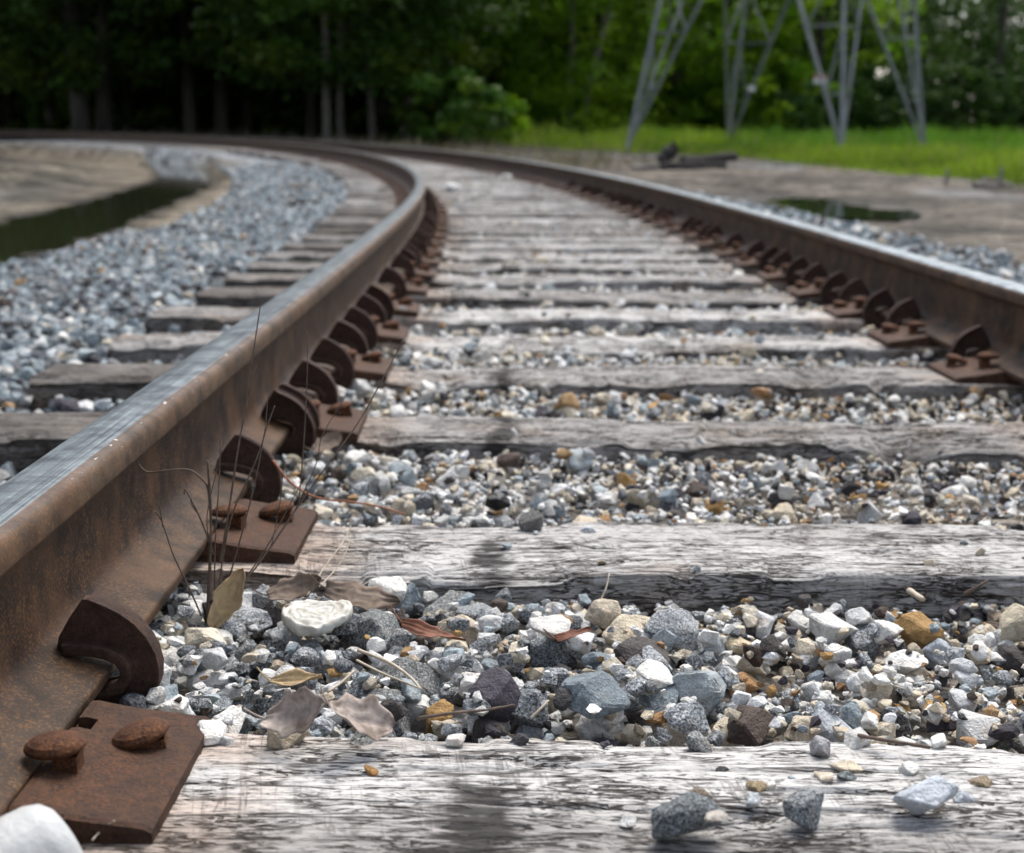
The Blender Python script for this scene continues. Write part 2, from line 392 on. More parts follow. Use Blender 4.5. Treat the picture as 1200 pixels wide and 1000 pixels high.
def ground_at(X, Y):
    """height, colour, roughness, pebbliness of the ground sheet"""
    X = np.asarray(X, float).ravel(); Y = np.asarray(Y, float).ravel()
    S, D = to_sd(X, Y); zt = np.interp(S, _s, _cz)
    ad = np.abs(D)
    prof = -0.085 - 0.075 * sstep(1.45, 2.7, ad)
    n = fbm(X * 0.9, Y * 0.9, 4, 3) - 0.5; n2 = fbm(X * 5, Y * 5, 3, 9) - 0.5
    z = zt + prof + n * 0.10 * sstep(2.2, 4, ad) + n2 * 0.05 * sstep(1.6, 2.4, ad)
    right = D > 0
    z = np.where(right, z + 0.10 * sstep(5, 14, D), z)
    sd = poly_sdf(X, Y, POND); sd2 = sd + n2 * 0.35
    lowl = np.where((~right) & (ad > 2), 1.0, 0.0) * sstep(2, 2.6, ad)
    bankz = -0.174 + (0.03 + .07 * sstep(4.0, 5.0, ad)) * sstep(0.0, 1.6, sd2) + 0.22 * sstep(1.5, 7, sd2) * sstep(4.5, 7, ad) + (n * 0.30 + n2 * .10) * sstep(0.3, 1.5, sd2) * sstep(4.0, 5.5, ad)
    z = np.where(~right, z * (1 - lowl) + lowl * np.maximum(bankz, -0.176 + 0 * z), z)
    z = np.where(sd2 < 0, np.minimum(z, -0.185 - np.minimum(-sd2, 1) * 0.35), z)
    sp = poly_sdf(X, Y, PUDDLE) + n2 * 0.3
    z = np.where((sp < 0.6) & (D > 1.7), np.minimum(z, -0.128 + 0.05 * sstep(0, .6, sp) - 0.03 * sstep(0, -0.3, sp)), z)
    z = np.where((D > 1.7) & (sp >= 0.6) & (Y < 40), np.maximum(z, -0.125), z)
    # colours
    C = np.empty((len(X), 3)); rough = np.full(len(X), 0.9); peb = np.ones(len(X)) * 0.7
    C[:] = (0.20, 0.175, 0.145)
    def lay(mask, col):
        nonlocal C
        C = C * (1 - mask[:, None]) + np.array(col) * mask[:, None]
    lay(sstep(2.4, 1.6, ad), (0.16, 0.172, 0.18))                       # ballast fines
    lay(sstep(1.0, .85, ad) , (0.15, 0.135, 0.12))
    mudr = sstep(1.9, 2.6, D)
    lay(mudr, (0.25, 0.215, 0.175)); lay(mudr * sstep(0.5, 0.62, fbm(X * .6, Y * .25, 4, 5)), (0.33, 0.32, 0.305))
    lay(mudr * sstep(1.2, 0.1, sp) * 0.8, (0.10, 0.085, 0.065))
    lft = sstep(2.0, 2.6, -D)
    lay(lft, (0.37, 0.31, 0.225)); lay(lft * sstep(3.6, 4.8, ad), (0.29, 0.255, 0.195)); lay(lft * sstep(3.6, 4.8, ad) * sstep(0.46, 0.60, fbm(X * .55, Y * .3, 4, 21)), (0.11, 0.095, 0.07))
    lay(lft * sstep(1.3, 0.2, sd2) * sstep(4.2, 5.2, ad), (0.34, 0.345, 0.35))
    lay(lft * sstep(0.25, -0.02, sd2), (0.07, 0.06, 0.045))
    ge = np.interp(Y, GRASS_EDGE[:, 1], GRASS_EDGE[:, 0])
    g = sstep(-0.3, 0.3, X - ge + n * 1.5) * (D > 2.4)
    lay(g, (0.07, 0.10, 0.025)); peb *= 1 - g
    fo = sstep(2.6, 4.5, D) * (X < ge) * sstep(30, 42, Y) * (Y > 30)
    fo = np.maximum(fo, sstep(56, 62, Y) * (1 - g))
    lay(fo, (0.075, 0.06, 0.045)); peb *= 1 - fo * .7
    dk = sstep(1.1, 1.5, D) * sstep(4.5, 2.2, D) * sstep(20, 30, Y)
    lay(dk * .8, (0.12, 0.10, 0.085))
    rough -= 0.25 * mudr * sstep(0.8, 0.1, sp)
    mot = sstep(.35, .65, fbm(X * 1.6, Y * .9, 4, 77))
    C = C * (1 - .60 * sstep(1.8, 2.3, ad)[:, None]) * (1 - .55 * (mot * sstep(2.2, 3, ad))[:, None])
    z = z + 9 * sstep(84, 150, Y) * sstep(32, 10, X)
    z = np.where(Y > 48, z + 0.05, z)
    return z, C, rough, peb
def build_ground():
    xs = np.concatenate([np.linspace(-260, -14, 30)[:-1], np.linspace(-14, -6.5, 60)[:-1], np.linspace(-6.5, 4.5, 190)[:-1], np.linspace(4.5, 14, 60)[:-1], np.linspace(14, 260, 30)])
    ys = [-40, -20, -8, -3, -1, 0]
    y = 0.4
    while y < 75: ys.append(y); y += 0.03 + 0.0085 * y
    ys += list(np.linspace(80, 420, 24)); ys = np.array(ys)
    X, Y = np.meshgrid(xs, ys, indexing='ij')
    z, C, r_, p_ = ground_at(X, Y)
    V = np.stack([X.ravel(), Y.ravel(), z], -1)
    o = mesh_obj('ground', np_mesh('ground', V, grid_faces(len(xs), len(ys)), 4, {'col': C, 'rgh': r_, 'peb': p_}, True), M['ground'])
    tag(o, 'bare earth, mud and gravel ground around the track', kind='structure')
    for nm, poly, z, lab in (('pond', POND, -0.18, 'still dark water of the ditch beside the track'), ('puddle', PUDDLE, -0.128, 'shallow puddle on the mud right of the track')):
        c = poly.mean(0); bm = bmesh.new()
        q = []
        for i, p in enumerate(poly):
            a = poly[i - 1]; b = poly[(i + 1) % len(poly)]; t = (b - a) / np.linalg.norm(b - a)
            nrm = np.array([t[1], -t[0]])
            if poly_sdf(np.array([p[0] + nrm[0] * .05]), np.array([p[1] + nrm[1] * .05]), poly)[0] < 0: nrm = -nrm
            q.append(p + nrm * 0.35)
        vs_ = [bm.verts.new((p[0], p[1], z)) for p in q]
        f = bm.faces.new(vs_); bmesh.ops.triangulate(bm, faces=[f])
        bmesh.ops.recalc_face_normals(bm, faces=bm.faces)
        if bm.faces[:][0].normal.z < 0: bmesh.ops.reverse_faces(bm, faces=bm.faces[:])
        me = bpy.data.meshes.new(nm); bm.to_mesh(me); bm.free()
        tag(mesh_obj(nm, me, M['water']), lab, kind='structure')
build_ground()
print('ground', round(time.time() - T0, 1))

# ------------------------------------------------------------------ rails
half = [(0, 168.3), (5, 168.25), (9, 168.2), (13, 168.0), (17, 167.7), (20.5, 167.3), (21.5, 167.1), (24, 166.6), (28, 165.2), (31.5, 162.4), (33.4, 158.5), (34.1, 153), (34.5, 141), (33.8, 138.6), (28, 136.4),
        (14, 131.5), (10.2, 127), (8.4, 118), (7.9, 95), (8.2, 70), (9.0, 48), (11.0, 38), (15.5, 31.0), (24, 26.5), (38, 20.5), (54, 15.8), (67, 12.0), (69.6, 10.6), (70, 8.5), (70, 1.2), (69, 0)]
def build_rail(side):
    # side -1: left rail, +1: right rail. profile runs from the base over the field side, the head and the gauge side
    prof = [(-x, z) for x, z in half[::-1]] + [(x, z) for x, z in half[1:]]
    if side > 0: prof = [(-x, z) for x, z in prof][::-1]
    prof = np.array(prof) / 1000.0
    g = prof[:, 0] * (-side)                   # >0: towards the middle of the track
    col = np.zeros((len(prof), 3)); met = np.zeros(len(prof)); flk = np.zeros(len(prof))
    for i, (x, z) in enumerate(prof):
        c = np.array((0.034, 0.021, 0.015))
        if z < 0.03: c = np.array((0.044, 0.028, 0.018))
        if z > 0.137: c = np.array((0.074, 0.053, 0.038))
        if z > 0.16:
            if g[i] < -0.030: c = np.array((0.20, 0.14, 0.10)); met[i] = 0.1
            elif g[i] < 0.0208: c = np.array((0.125, 0.142, 0.145)); met[i] = 1.0
            elif g[i] < 0.029: c = np.array((0.088, 0.071, 0.061)); met[i] = 0.2; flk[i] = 1
            else: c = np.array((0.082, 0.056, 0.038)); flk[i] = 0.4
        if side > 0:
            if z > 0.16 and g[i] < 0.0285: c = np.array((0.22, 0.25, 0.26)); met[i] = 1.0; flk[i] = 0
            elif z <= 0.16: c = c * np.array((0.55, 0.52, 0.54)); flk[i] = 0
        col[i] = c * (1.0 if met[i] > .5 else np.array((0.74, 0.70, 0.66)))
    ss = np.concatenate([np.linspace(-0.6, 3, 60)[:-1], np.linspace(3, 30, 180)[:-1], np.linspace(30, 75, 120)])
    V = []
    for k, (x, z) in enumerate(prof):
        p, _ = track(ss, side * GAUGE_C + x, HEAD_Z + z); V.append(p)
    V = np.stack(V, 1)
    n = len(prof)
    F_ = grid_faces(len(ss), n, True)
    at_ = {'col': np.tile(col, (len(ss), 1)), 'met': np.tile(met, len(ss)), 'fleck': np.tile(flk, len(ss))}
    o = mesh_obj('rail', np_mesh('rail', V.reshape(-1, 3), F_, 4, at_, True), M['rail'])
    return o
tag(build_rail(-1), 'rusty rail on the left with a wide blue-grey worn head, inner rail of the curve', 'rail', 'running rails')
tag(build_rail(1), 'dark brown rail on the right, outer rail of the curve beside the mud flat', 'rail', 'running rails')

# ------------------------------------------------------------------ ties
def build_tie(k, s):
    L = 2.62 if k else 2.66
    px_x = 0.0016 if k < 2 else 0
    if k < 2: nx, nt_, nf = 420, 112, 34
    elif k < 4: nx, nt_, nf = 300, 64, 20
    elif k < 10: nx, nt_, nf = 130, 26, 8
    else: nx, nt_, nf = 46, 8, 4
    W, H = TIE_W * (rnd.uniform(.95, 1.05) if k > 1 else 1.0 if k else 1.12), 0.17
    # cross section from the near foot up the near face, over the top, down the far face
    t = np.concatenate([np.linspace(-1, 0, nf, endpoint=False) * 1.0, np.linspace(0, 1, nt_), 1 + np.linspace(0, 1, max(3, nf // 2))[1:]])
    if k < 2:
        u = np.concatenate([np.linspace(-L / 2, -0.86, 40)[:-1], np.linspace(-0.86, 0.62, nx)[:-1], np.linspace(.62, L / 2, 60)])
    else: u = np.linspace(-L / 2, L / 2, nx)
    U, Tt = np.meshgrid(u, t, indexing='ij')
    sd = 31 * k
    near = np.clip(-Tt, 0, 1); far = np.clip(Tt - 1, 0, 1); top = np.clip(Tt, 0, 1)
    y = -W / 2 + top * W; z = -H * (near ** 1.25) - H * far
    # worn, rounded edges, rounder where the wood has rotted
    wear = 0.006 + 0.020 * sstep(.35, .75, fbm(U * 2.2, U * 0 + k, 3, sd + 1)) * (1.0 if k > 1 else .7) + .010 * sstep(.52, .66, fbm(U * 13, U * 0 + k * 3, 3, sd + 2))
    e1 = np.exp(-top * W / (wear * 1.1)) * (near == 0); z = z - wear * .75 * e1
    e2 = np.exp(-(1 - top) * W / (wear * .8)) * (far == 0); z = z - wear * .5 * e2
    y = y + np.where(near > 0, wear * .75 * np.exp(-near * H / (wear * 1.2)), 0) - np.where(near > 0, 0.018 * near, 0)
    z = z + np.where(near > 0, -wear * .75 * np.exp(-near * H / .02) * 1.0, 0)
    lat = np.where(near > 0, -near * H, top * W)
    # long checks and splits that follow the grain
    wob = (fbm(U * 1.3, U * 0 + 2.7 * k, 3, sd) - .5) * .04
    cr = np.zeros_like(U); dp = 0.0
    for q, (sy, sx, wd, am) in enumerate(((34, 1.6, .10, .0085), (75, 3.2, .10, .0045), (150, 6, .16, .0022))):
        nn = fbm(U * sx + q * 7, (lat + wob) * sy + q * 3, 3, sd + 40 + q)
        on = sstep(.42, .6, fbm(U * 1.1 + 5 * q, lat * 9, 2, sd + 70 + q))
        dp = dp + am * np.exp(-((nn - .5) / (wd * .25)) ** 2) * on * (1.25 if k > 1 else 1)
    ridge = (fbm(U * 14, lat * 150, 3, sd + 90) - .5) * .0026 + (fbm(U * 3, lat * 40, 3, sd + 95) - .5) * .004
    low = (fbm(U * 1.7, lat * 6, 3, sd + 99) - .5) * .012
    off = ridge + low - dp
    # broken hollow on the third tie (right of the middle)
    if k == 2: off = off - 0.028 * np.exp(-((U - .335) / .05) ** 2 - ((lat) / .05) ** 2) - .012 * np.exp(-((U - .30) / .02) ** 2) * sstep(.16, .02, lat)
    if k == 3: off = off - 0.02 * np.exp(-((U - .42) / .012) ** 2) * sstep(.2, .02, lat) - 0.018 * np.exp(-((U + .05) / .06) ** 2 - ((lat - .02) / .05) ** 2)
    flat = (near == 0) & (far == 0)
    z = z + np.where(flat, off, 0); y = y - np.where(near > 0, off * 1.1, 0) + np.where(far > 0, off * .8, 0)
    # tie-plate seats stay flat
    for sgn in (-1, 1):
        seat = np.exp(-((U - sgn * GAUGE_C) / .19) ** 6)
        z = np.where(flat, z * (1 - seat) - .002 * seat, z)
    endr = (fbm(lat * 30, U * 0 + k, 3, sd + 5) - .5) * .03
    x = U + np.where(np.abs(U) > L / 2 - .02, np.sign(U) * endr, 0)
    stain = np.exp(-((U - (-.365 + .010 * k + .03 * (fbm(lat * 14, U * 0, 2, sd + 8) - .5))) / (.030 if k else .042)) ** 2) * (0.95 if k < 4 else .5) * sstep(-.02, .06, lat + .03 + .06 * fbm(U * 20, lat * 5, 2, sd))
    if k == 0: stain = stain * sstep(.185, .12, lat)
    if k == 1: stain = stain * np.exp(-((lat - .07) / .075) ** 4) * np.where(near > 0, .5, 1)
    side_dark = np.where(near > 0, 0.16 + .4 * near, 0.0)  # near face toned darker than the top, deepening towards its foot
    agek = [0.06, 0.22, 0.52, 0.50, 0.12, 0.15][k] if k < 6 else rnd.choice([.35, .6, .75, .3, .55])
    age = np.clip(agek + .45 * (fbm(U * 2.3, lat * 14, 3, sd + 12) - .5) + side_dark, 0, 1)
    age = np.clip(age + .45 * sstep(-.92, -1.02, U), 0, 1)
    if k == 0: age = np.clip(age + .55 * sstep(.135, .02, lat + .05 * (fbm(U * 3, lat * 4, 2, 5) - .5)), 0, .8)
    rust = sum(np.exp(-((U - g_ * GAUGE_C) / .235) ** 8) for g_ in (-1, 1)) * .42 * sstep(.35, .65, fbm(U * 9, lat * 14, 3, sd + 14) + .08)
    V = np.stack([x, y, z], -1).reshape(-1, 3)
    F_ = grid_faces(len(u), len(t))[:, ::-1]
    n0 = len(V); nv = len(t)
    # end caps as fans
    caps = []
    V = np.concatenate([V, [[-L / 2, 0, -.08]], [[L / 2, 0, -.08]]])
    for j in range(nv - 1):
        caps.append((n0, j, j + 1, j + 1)); b_ = (len(u) - 1) * nv; caps.append((n0 + 1, b_ + j + 1, b_ + j, b_ + j))
    A = {n_: np.concatenate([a_.ravel(), [0.6, 0.6] if n_ == 'age' else [0, 0]]) for n_, a_ in (('age', age), ('stain', stain), ('rust', rust))}
    me = np_mesh('railroad_tie', V, F_, 4, A, True)
    # caps are triangles: add through bmesh
    bm = bmesh.new(); bm.from_mesh(me); bm.verts.ensure_lookup_table()
    for c in caps:
        try: bm.faces.new([bm.verts[c[0]], bm.verts[c[1]], bm.verts[c[2]]])
        except ValueError: pass
    bm.to_mesh(me); bm.free()
    p, ph = track(s)
    o = mesh_obj('railroad_tie', me, M['wood'])
    o.location = p; skew = -R(2.0) if k == 0 else R(rnd.uniform(-.6, .6)) if k > 1 else -R(.3)
    o.rotation_euler = (0, 0, float(ph) + skew)
    o.location.x += rnd.uniform(-.03, .03) if k > 2 else 0
    return o
TIE_LAB = ['bleached grey-white wooden tie at the very front, loose stones lying on it',
           'pale weathered tie, second from the front, cut clean with a dark stain mid-span',
           'third tie from the front, grey and rotted with a broken hollow', 'fourth tie from the front, dark grey with a cross crack near the outer rail',
           'fifth tie from the front, pale whitish with a dark near edge', 'sixth tie from the front, pale flat tie partly covered by gravel']
far_tie_mesh = None
for k, s in enumerate(TIE_S):
    if k < 14 or far_tie_mesh is None or k < 18:
        o = build_tie(k, s)
        if k >= 14: far_tie_mesh = (far_tie_mesh or []) + [o]
    else:
        o = rnd.choice(far_tie_mesh).copy(); COL.objects.link(o)
        p, ph = track(s); o.location = p; o.rotation_euler = (0, 0, float(ph) + R(rnd.uniform(-.6, .6)) + (math.pi if rnd.random() < .5 else 0))
    lab = TIE_LAB[k] if k < 6 else (f'grey weathered wooden tie, {ORD[k + 1]} from the front' if k < 12 else 'weathered tie in the far stretch where ties blur into the gravel')
    tag(o, lab, 'railroad tie', 'wooden ties under the rails')
print('ties', round(time.time() - T0, 1))

# ------------------------------------------------------------------ tie plates, spikes, anchors
def plate_mesh():
    # local x: across the track, +x towards the middle; rail base sits between the shoulders at |x| = .0715
    xs = [-.172, -.166, -.125, -.104, -.088, -.079, -.0725, -.0715, 0, .0715, .0725, .079, .088, .104, .125, .166, .172]
    zp = {-.172: .008, -.166: .0115, -.125: .0165, -.104: .0195, -.088: .0225, -.079: .0245, -.0725: .024, -.0715: .0145, 0: .0145}
    zt = [zp.get(x, zp.get(-x)) for x in xs]
    ys = [-.0985, -.0945, -.070, -.052, -.018, .018, .040, .060, .0945, .0985]
    hole = set()
    for i in range(len(xs) - 1):
        xm = (xs[i] + xs[i + 1]) / 2
        for j in range(len(ys) - 1):
            ym = (ys[j] + ys[j + 1]) / 2
            if .0715 < abs(xm) < .088 and .040 < ym < .060: hole.add((i, j))
    bm = bmesh.new(); vt = {}; vb = {}
    for i, x in enumerate(xs):
        for j, y in enumerate(ys):
            z = zt[i] - (.002 if j in (0, len(ys) - 1) else 0)
            vt[i, j] = bm.verts.new((x, y, z)); vb[i, j] = bm.verts.new((x, y, -.004))
    nx, ny = len(xs) - 1, len(ys) - 1
    solid = {(i, j) for i in range(nx) for j in range(ny)} - hole
    for i, j in solid:
        bm.faces.new([vt[i, j], vt[i + 1, j], vt[i + 1, j + 1], vt[i, j + 1]])
        bm.faces.new([vb[i, j], vb[i, j + 1], vb[i + 1, j + 1], vb[i + 1, j]])
        for (di, dj, a, b) in ((-1, 0, (i, j + 1), (i, j)), (1, 0, (i + 1, j), (i + 1, j + 1)), (0, -1, (i, j), (i + 1, j)), (0, 1, (i + 1, j + 1), (i, j + 1))):
            if (i + di, j + dj) not in solid: bm.faces.new([vt[a], vb[a], vb[b], vt[b]])
    bmesh.ops.recalc_face_normals(bm, faces=bm.faces)
    me = bpy.data.meshes.new('tie_plate'); bm.to_mesh(me); bm.free(); me.materials.append(M['plate']); return me
def spike_mesh():
    bm = bmesh.new(); seg = 20
    rings = [(.0, .0105), (.006, .0104), (.012, .0092), (.0165, .0068), (.0188, .0035), (.0190, .0012), (.0170, -.0012), (.0080, -.004)]
    prev = None
    for r_, z in rings:
        if r_ == 0: ring = [bm.verts.new((-.006, 0, z))]
        else: ring = [bm.verts.new((-.006 + r_ * 1.22 * math.cos(a), r_ * .93 * math.sin(a), z + (.0018 * math.cos(a) * (r_ / .018)))) for a in (2 * math.pi * q / seg for q in range(seg))]
        if prev:
            for q in range(seg):
                if len(prev) == 1: bm.faces.new([prev[0], ring[q], ring[(q + 1) % seg]])
                else: bm.faces.new([prev[q], ring[q], ring[(q + 1) % seg], prev[(q + 1) % seg]])
        prev = ring
    bm.faces.new(prev[::-1])
    h = .0090
    a = [bm.verts.new((x * h + .003, y * h, -.002)) for x, y in ((-1, -1), (1, -1), (1, 1), (-1, 1))]
    b = [bm.verts.new((x * h + .003, y * h, -.075)) for x, y in ((-1, -1), (1, -1), (1, 1), (-1, 1))]
    for q in range(4): bm.faces.new([a[q], b[q], b[(q + 1) % 4], a[(q + 1) % 4]])
    bmesh.ops.recalc_face_normals(bm, faces=bm.faces)
    me = bpy.data.meshes.new('spike'); bm.to_mesh(me); bm.free(); me.materials.append(M['spike'])
    for p in me.polygons: p.use_smooth = len(p.vertices) != 4 or p.area < 2e-5
    return me
def anchor_mesh(double=False):
    # x: from the foot tip towards the middle of the track, z: from the foot tip; plane of the hook is across the rail
    out = [(-.047, .0175), (-.0445, .028), (-.034, .046), (-.0215, .0635), (-.016, .0635), (-.003, .0575), (.010, .0505), (.022, .0405), (.0315, .0285), (.0385, .014), (.0415, -.001),
           (.0405, -.016), (.035, -.030), (.025, -.0405), (.011, -.0460), (-.006, -.0470), (-.028, -.0450)]
    inn = [(-.028, -.0160), (-.006, -.0155), (.0045, -.0125), (.0085, -.006), (.0085, .001), (.005, .0065), (-.004, .0108), (-.016, .0135), (-.028, .0142), (-.040, .0146)]
    bm = bmesh.new()
    def prism(poly, y0, y1, bev=.0016):
        t = bmesh.new()
        a = [t.verts.new((x, y0, z)) for x, z in poly]; b = [t.verts.new((x, y1, z)) for x, z in poly]
        t.faces.new(a); t.faces.new(b[::-1])
        for i in range(len(poly)): t.faces.new([a[i], b[i], b[(i + 1) % len(poly)], a[(i + 1) % len(poly)]])
        bmesh.ops.recalc_face_normals(t, faces=t.faces)
        ed = [e for e in t.edges if any(len(f.verts) > 4 for f in e.link_faces)]
        bmesh.ops.bevel(t, geom=ed, offset=bev, segments=2, affect='EDGES', profile=.6)
        me = bpy.data.meshes.new('t'); t.to_mesh(me); t.free(); bm.from_mesh(me); bpy.data.meshes.remove(me)
    prism(out + inn, -.0055, .0055)
    # thick inner rib following the hook
    base = inn[::-1]; offp = []
    P = np.array(base)
    T = np.gradient(P, axis=0); N = np.stack([T[:, 1], -T[:, 0]], -1); N /= np.linalg.norm(N, axis=1)[:, None]
    ctr = np.array([.0, .0]); 
    sg = np.sign(((P - np.array([-.012, .0])) * N).sum(1)); N *= np.where(sg == 0, 1, sg)[:, None]
    Q = P + N * .0105
    rib = [tuple(p) for p in P] + [tuple(q) for q in Q[::-1]]
    prism(rib, -.0165, .0060, .003)
    # thin rolled lip on the outer arc
    arc = np.array(out[4:15]); T = np.gradient(arc, axis=0); N = np.stack([-T[:, 1], T[:, 0]], -1); N /= np.linalg.norm(N, axis=1)[:, None]
    lip = [tuple(p) for p in arc] + [tuple(q) for q in (arc - N * .0038)[::-1]]
    prism(lip, -.0062, .0150, .001)
    me = bpy.data.meshes.new('rail_anchor'); bm.to_mesh(me); bm.free(); me.materials.append(M['anchor'])
    return me
PM, SM, AM = plate_mesh(), spike_mesh(), anchor_mesh()
def place_plate(k, s, side, label):
    p, ph = track(PLATE_S[k] if k < len(PLATE_S) and side < 0 else s, side * GAUGE_C)
    o = bpy.data.objects.new('tie_plate', PM); COL.objects.link(o); o.location = p
    o.rotation_euler = (0, 0, float(ph) + (math.pi if side > 0 else 0) + R(rnd.uniform(-1, 1) - (1.0 if k == 0 and side < 0 else 0)))
    sgn = -1 if side > 0 else 1
    vis = k < 16
    if vis:
        for (x, y, z, tilt) in ((.093, -.028 * sgn, .034 + rnd.uniform(-.002, .006), 0), (.140, .032 * sgn, .024 + rnd.uniform(-.002, .006), -.16), (-.094, .03 * sgn, .034, 0)):
            sp = bpy.data.objects.new('spike', SM); COL.objects.link(sp); sp.parent = o
            fl = math.pi if x < 0 else 0
            sp.location = (x + (-.004 if x > 0 else .004), y, z + (.004 if abs(x) < .1 else 0))
            sp.rotation_euler = (R(rnd.uniform(-5, 5)), tilt + R(rnd.uniform(-5, 4)), fl + R(rnd.uniform(-14, 14)))
    tag(o, label, 'tie plate', 'tie plates with spikes')
def place_anchor(s, side, label, flip=False, tilt=0):
    p, ph = track(s, side * (GAUGE_C - .070), HEAD_Z + .0095)
    o = bpy.data.objects.new('rail_anchor', AM); COL.objects.link(o); o.location = p
    o.rotation_euler = (R(tilt + rnd.uniform(-3, 3)), R(rnd.uniform(-3, 3)), float(ph) + R(rnd.uniform(-6, 6)))
    o.scale = (-side, -1 if flip else 1, 1)
    tag(o, label, 'rail anchor', 'rail anchors')
for side, nm in ((-1, 'left'), (1, 'right')):
    for k, s in enumerate(TIE_S):
        if side > 0 and k < 2: continue
        n = k + 1 if side < 0 else k - 1
        if s > 24: break
        lab = f'rusty tie plate under the {nm} rail, {ORD[n]} from the front' if n < 9 else f'small rusty tie plate under the {nm} rail in the blurred far stretch'
        place_plate(k, s, side, lab)
LA = [float(at(x, y, HEAD_Z + .0106)[1]) for x, y in ((132, 777), (290, 563), (338, 500))]
LA += [LA[2] + .04, TIE_S[2] + .15, TIE_S[3] - .15, TIE_S[3] + .14, TIE_S[4] - .14, TIE_S[4] + .14]
print('anchors', np.round(LA, 3))
for i, s in enumerate(LA):
    lab = ['large dark curved rail anchor at the front, behind the nearest plate', 'second rail anchor on the left rail, behind dry weed stems', 'front one of the tight pair of anchors on the left rail',
           'back one of the tight pair of anchors on the left rail', 'fifth anchor on the left rail, behind the third tie plate', 'sixth anchor on the left rail, with pale gap under its hook', 'seventh anchor on the left rail, half hidden',
           'eighth anchor along the left rail', 'ninth anchor along the left rail'][i]
    place_anchor(s, -1, lab, i == 2, rnd.uniform(-3, 3))
for k, s in enumerate(TIE_S[5:26]):
    for e in (-.14, .14):
        if rnd.random() < .85: place_anchor(s + e + rnd.uniform(-.02, .02), -1, 'small dark anchor in the crowded far row along the left rail', e < 0 and k % 3 == 0)
RA = [0, TIE_S[3] + .14, TIE_S[4] + .14, TIE_S[5] - .14, TIE_S[5] + .14]
for i, s in enumerate(RA):
    if i == 0: continue
    place_anchor(s, 1, f'dark pointed anchor on the right rail, {ORD[i]} from the front', i % 2 == 1)
for k, s in enumerate(TIE_S[6:24]):
    for e in (-.14, .14):
        if rnd.random() < .75: place_anchor(s + e + rnd.uniform(-.02, .02), 1, 'small dark anchor in the crowded far row along the right rail', e < 0)
print('hardware', round(time.time() - T0, 1))

# ------------------------------------------------------------------ stones
def rock_proto(seed, npts, hi, xhi=False):
    r = random.Random(seed); bm = bmesh.new()
    for i in range(npts):
        v = Vector((r.gauss(0, 1), r.gauss(0, 1), r.gauss(0, 1))).normalized()
        q = 4.0; l = (abs(v.x) ** q + abs(v.y) ** q + abs(v.z) ** q) ** (1 / q)
        v = v / (l * .6 + .4) * r.uniform(.82, 1.08)
        bm.verts.new(v)
    res = bmesh.ops.convex_hull(bm, input=bm.verts)
    junk = [g for g in res['geom_interior'] if isinstance(g, bmesh.types.BMVert)]
    bmesh.ops.delete(bm, geom=junk, context='VERTS')
    if hi:
        bmesh.ops.dissolve_limit(bm, angle_limit=R(12), verts=bm.verts, edges=bm.edges)
        bmesh.ops.bevel(bm, geom=bm.edges[:], offset=.07, segments=1, affect='EDGES', profile=.5)
        bmesh.ops.triangulate(bm, faces=bm.faces)
        if xhi: bmesh.ops.subdivide_edges(bm, edges=[e for e in bm.edges if e.calc_length() > .6], cuts=1)
        bmesh.ops.triangulate(bm, faces=bm.faces)
        if xhi:
            bmesh.ops.subdivide_edges(bm, edges=bm.edges[:], cuts=1, use_grid_fill=True); bmesh.ops.triangulate(bm, faces=bm.faces)
            sv = Vector((seed * 3.1, seed * 1.7, 0))
            for v in bm.verts:
                q = v.co * 2.2 + sv; v.co *= 1 + .075 * mnoise.noise(q) + .05 * mnoise.noise(q * 2.7) + .022 * mnoise.noise(q * 7)
        else:
            for v in bm.verts: v.co *= 1 + r.uniform(-.028, .028)
    bmesh.ops.triangulate(bm, faces=bm.faces)
    bmesh.ops.recalc_face_normals(bm, faces=bm.faces)
    V = np.array([v.co[:] for v in bm.verts]); bm.verts.index_update()
    F_ = np.array([[v.index for v in f.verts] for f in bm.faces]); bm.free()
    V -= (V.max(0) + V.min(0)) / 2; V /= np.abs(V).max(0)
    return V, F_
HI = [rock_proto(100 + i, 15 + i % 7, True) for i in range(44)]
XHI = [rock_proto(100 + i, 12 + i % 6, True, True) for i in range(44)]
MID = [rock_proto(300 + i, 13 + i % 5, False) for i in range(40)]
LO = [rock_proto(500 + i, 9, False) for i in range(24)]
print('protos', [int(np.mean([len(f) for _, f in L])) for L in (XHI, HI, MID, LO)], round(time.time() - T0, 1))
PAL = {   # colour, speckle
    'granite': [((0.20, 0.215, 0.225), 1.0), ((0.27, 0.285, 0.295), 1.0), ((0.14, 0.15, 0.16), 1.0), ((0.235, 0.24, 0.235), .9), ((0.32, 0.335, 0.345), .8)],
    'blue': [((0.27, 0.32, 0.345), .35), ((0.335, 0.385, 0.405), .25), ((0.22, 0.26, 0.285), .3), ((0.41, 0.455, 0.47), .2)],
    'white': [((0.72, 0.71, 0.68), .1), ((0.66, 0.665, 0.66), .15), ((0.76, 0.74, 0.69), .05), ((0.60, 0.59, 0.56), .15)],
    'cream': [((0.58, 0.505, 0.38), .1), ((0.62, 0.56, 0.45), .1), ((0.50, 0.43, 0.33), .2)],
    'orange': [((0.42, 0.255, 0.10), .1), ((0.37, 0.235, 0.115), .2), ((0.33, 0.19, 0.09), .2)],
    'dark': [((0.045, 0.043, 0.045), .3), ((0.07, 0.062, 0.058), .3), ((0.06, 0.053, 0.066), .2), ((0.085, 0.062, 0.05), .3)],
}
def pick_col(w, r):
    k = r.choices(list(w), list(w.values()))[0]; c, sp = r.choice(PAL[k])
    f = r.uniform(.8, 1.18); return (c[0] * f, c[1] * f, c[2] * f), sp
STONES = []   # dict per stone
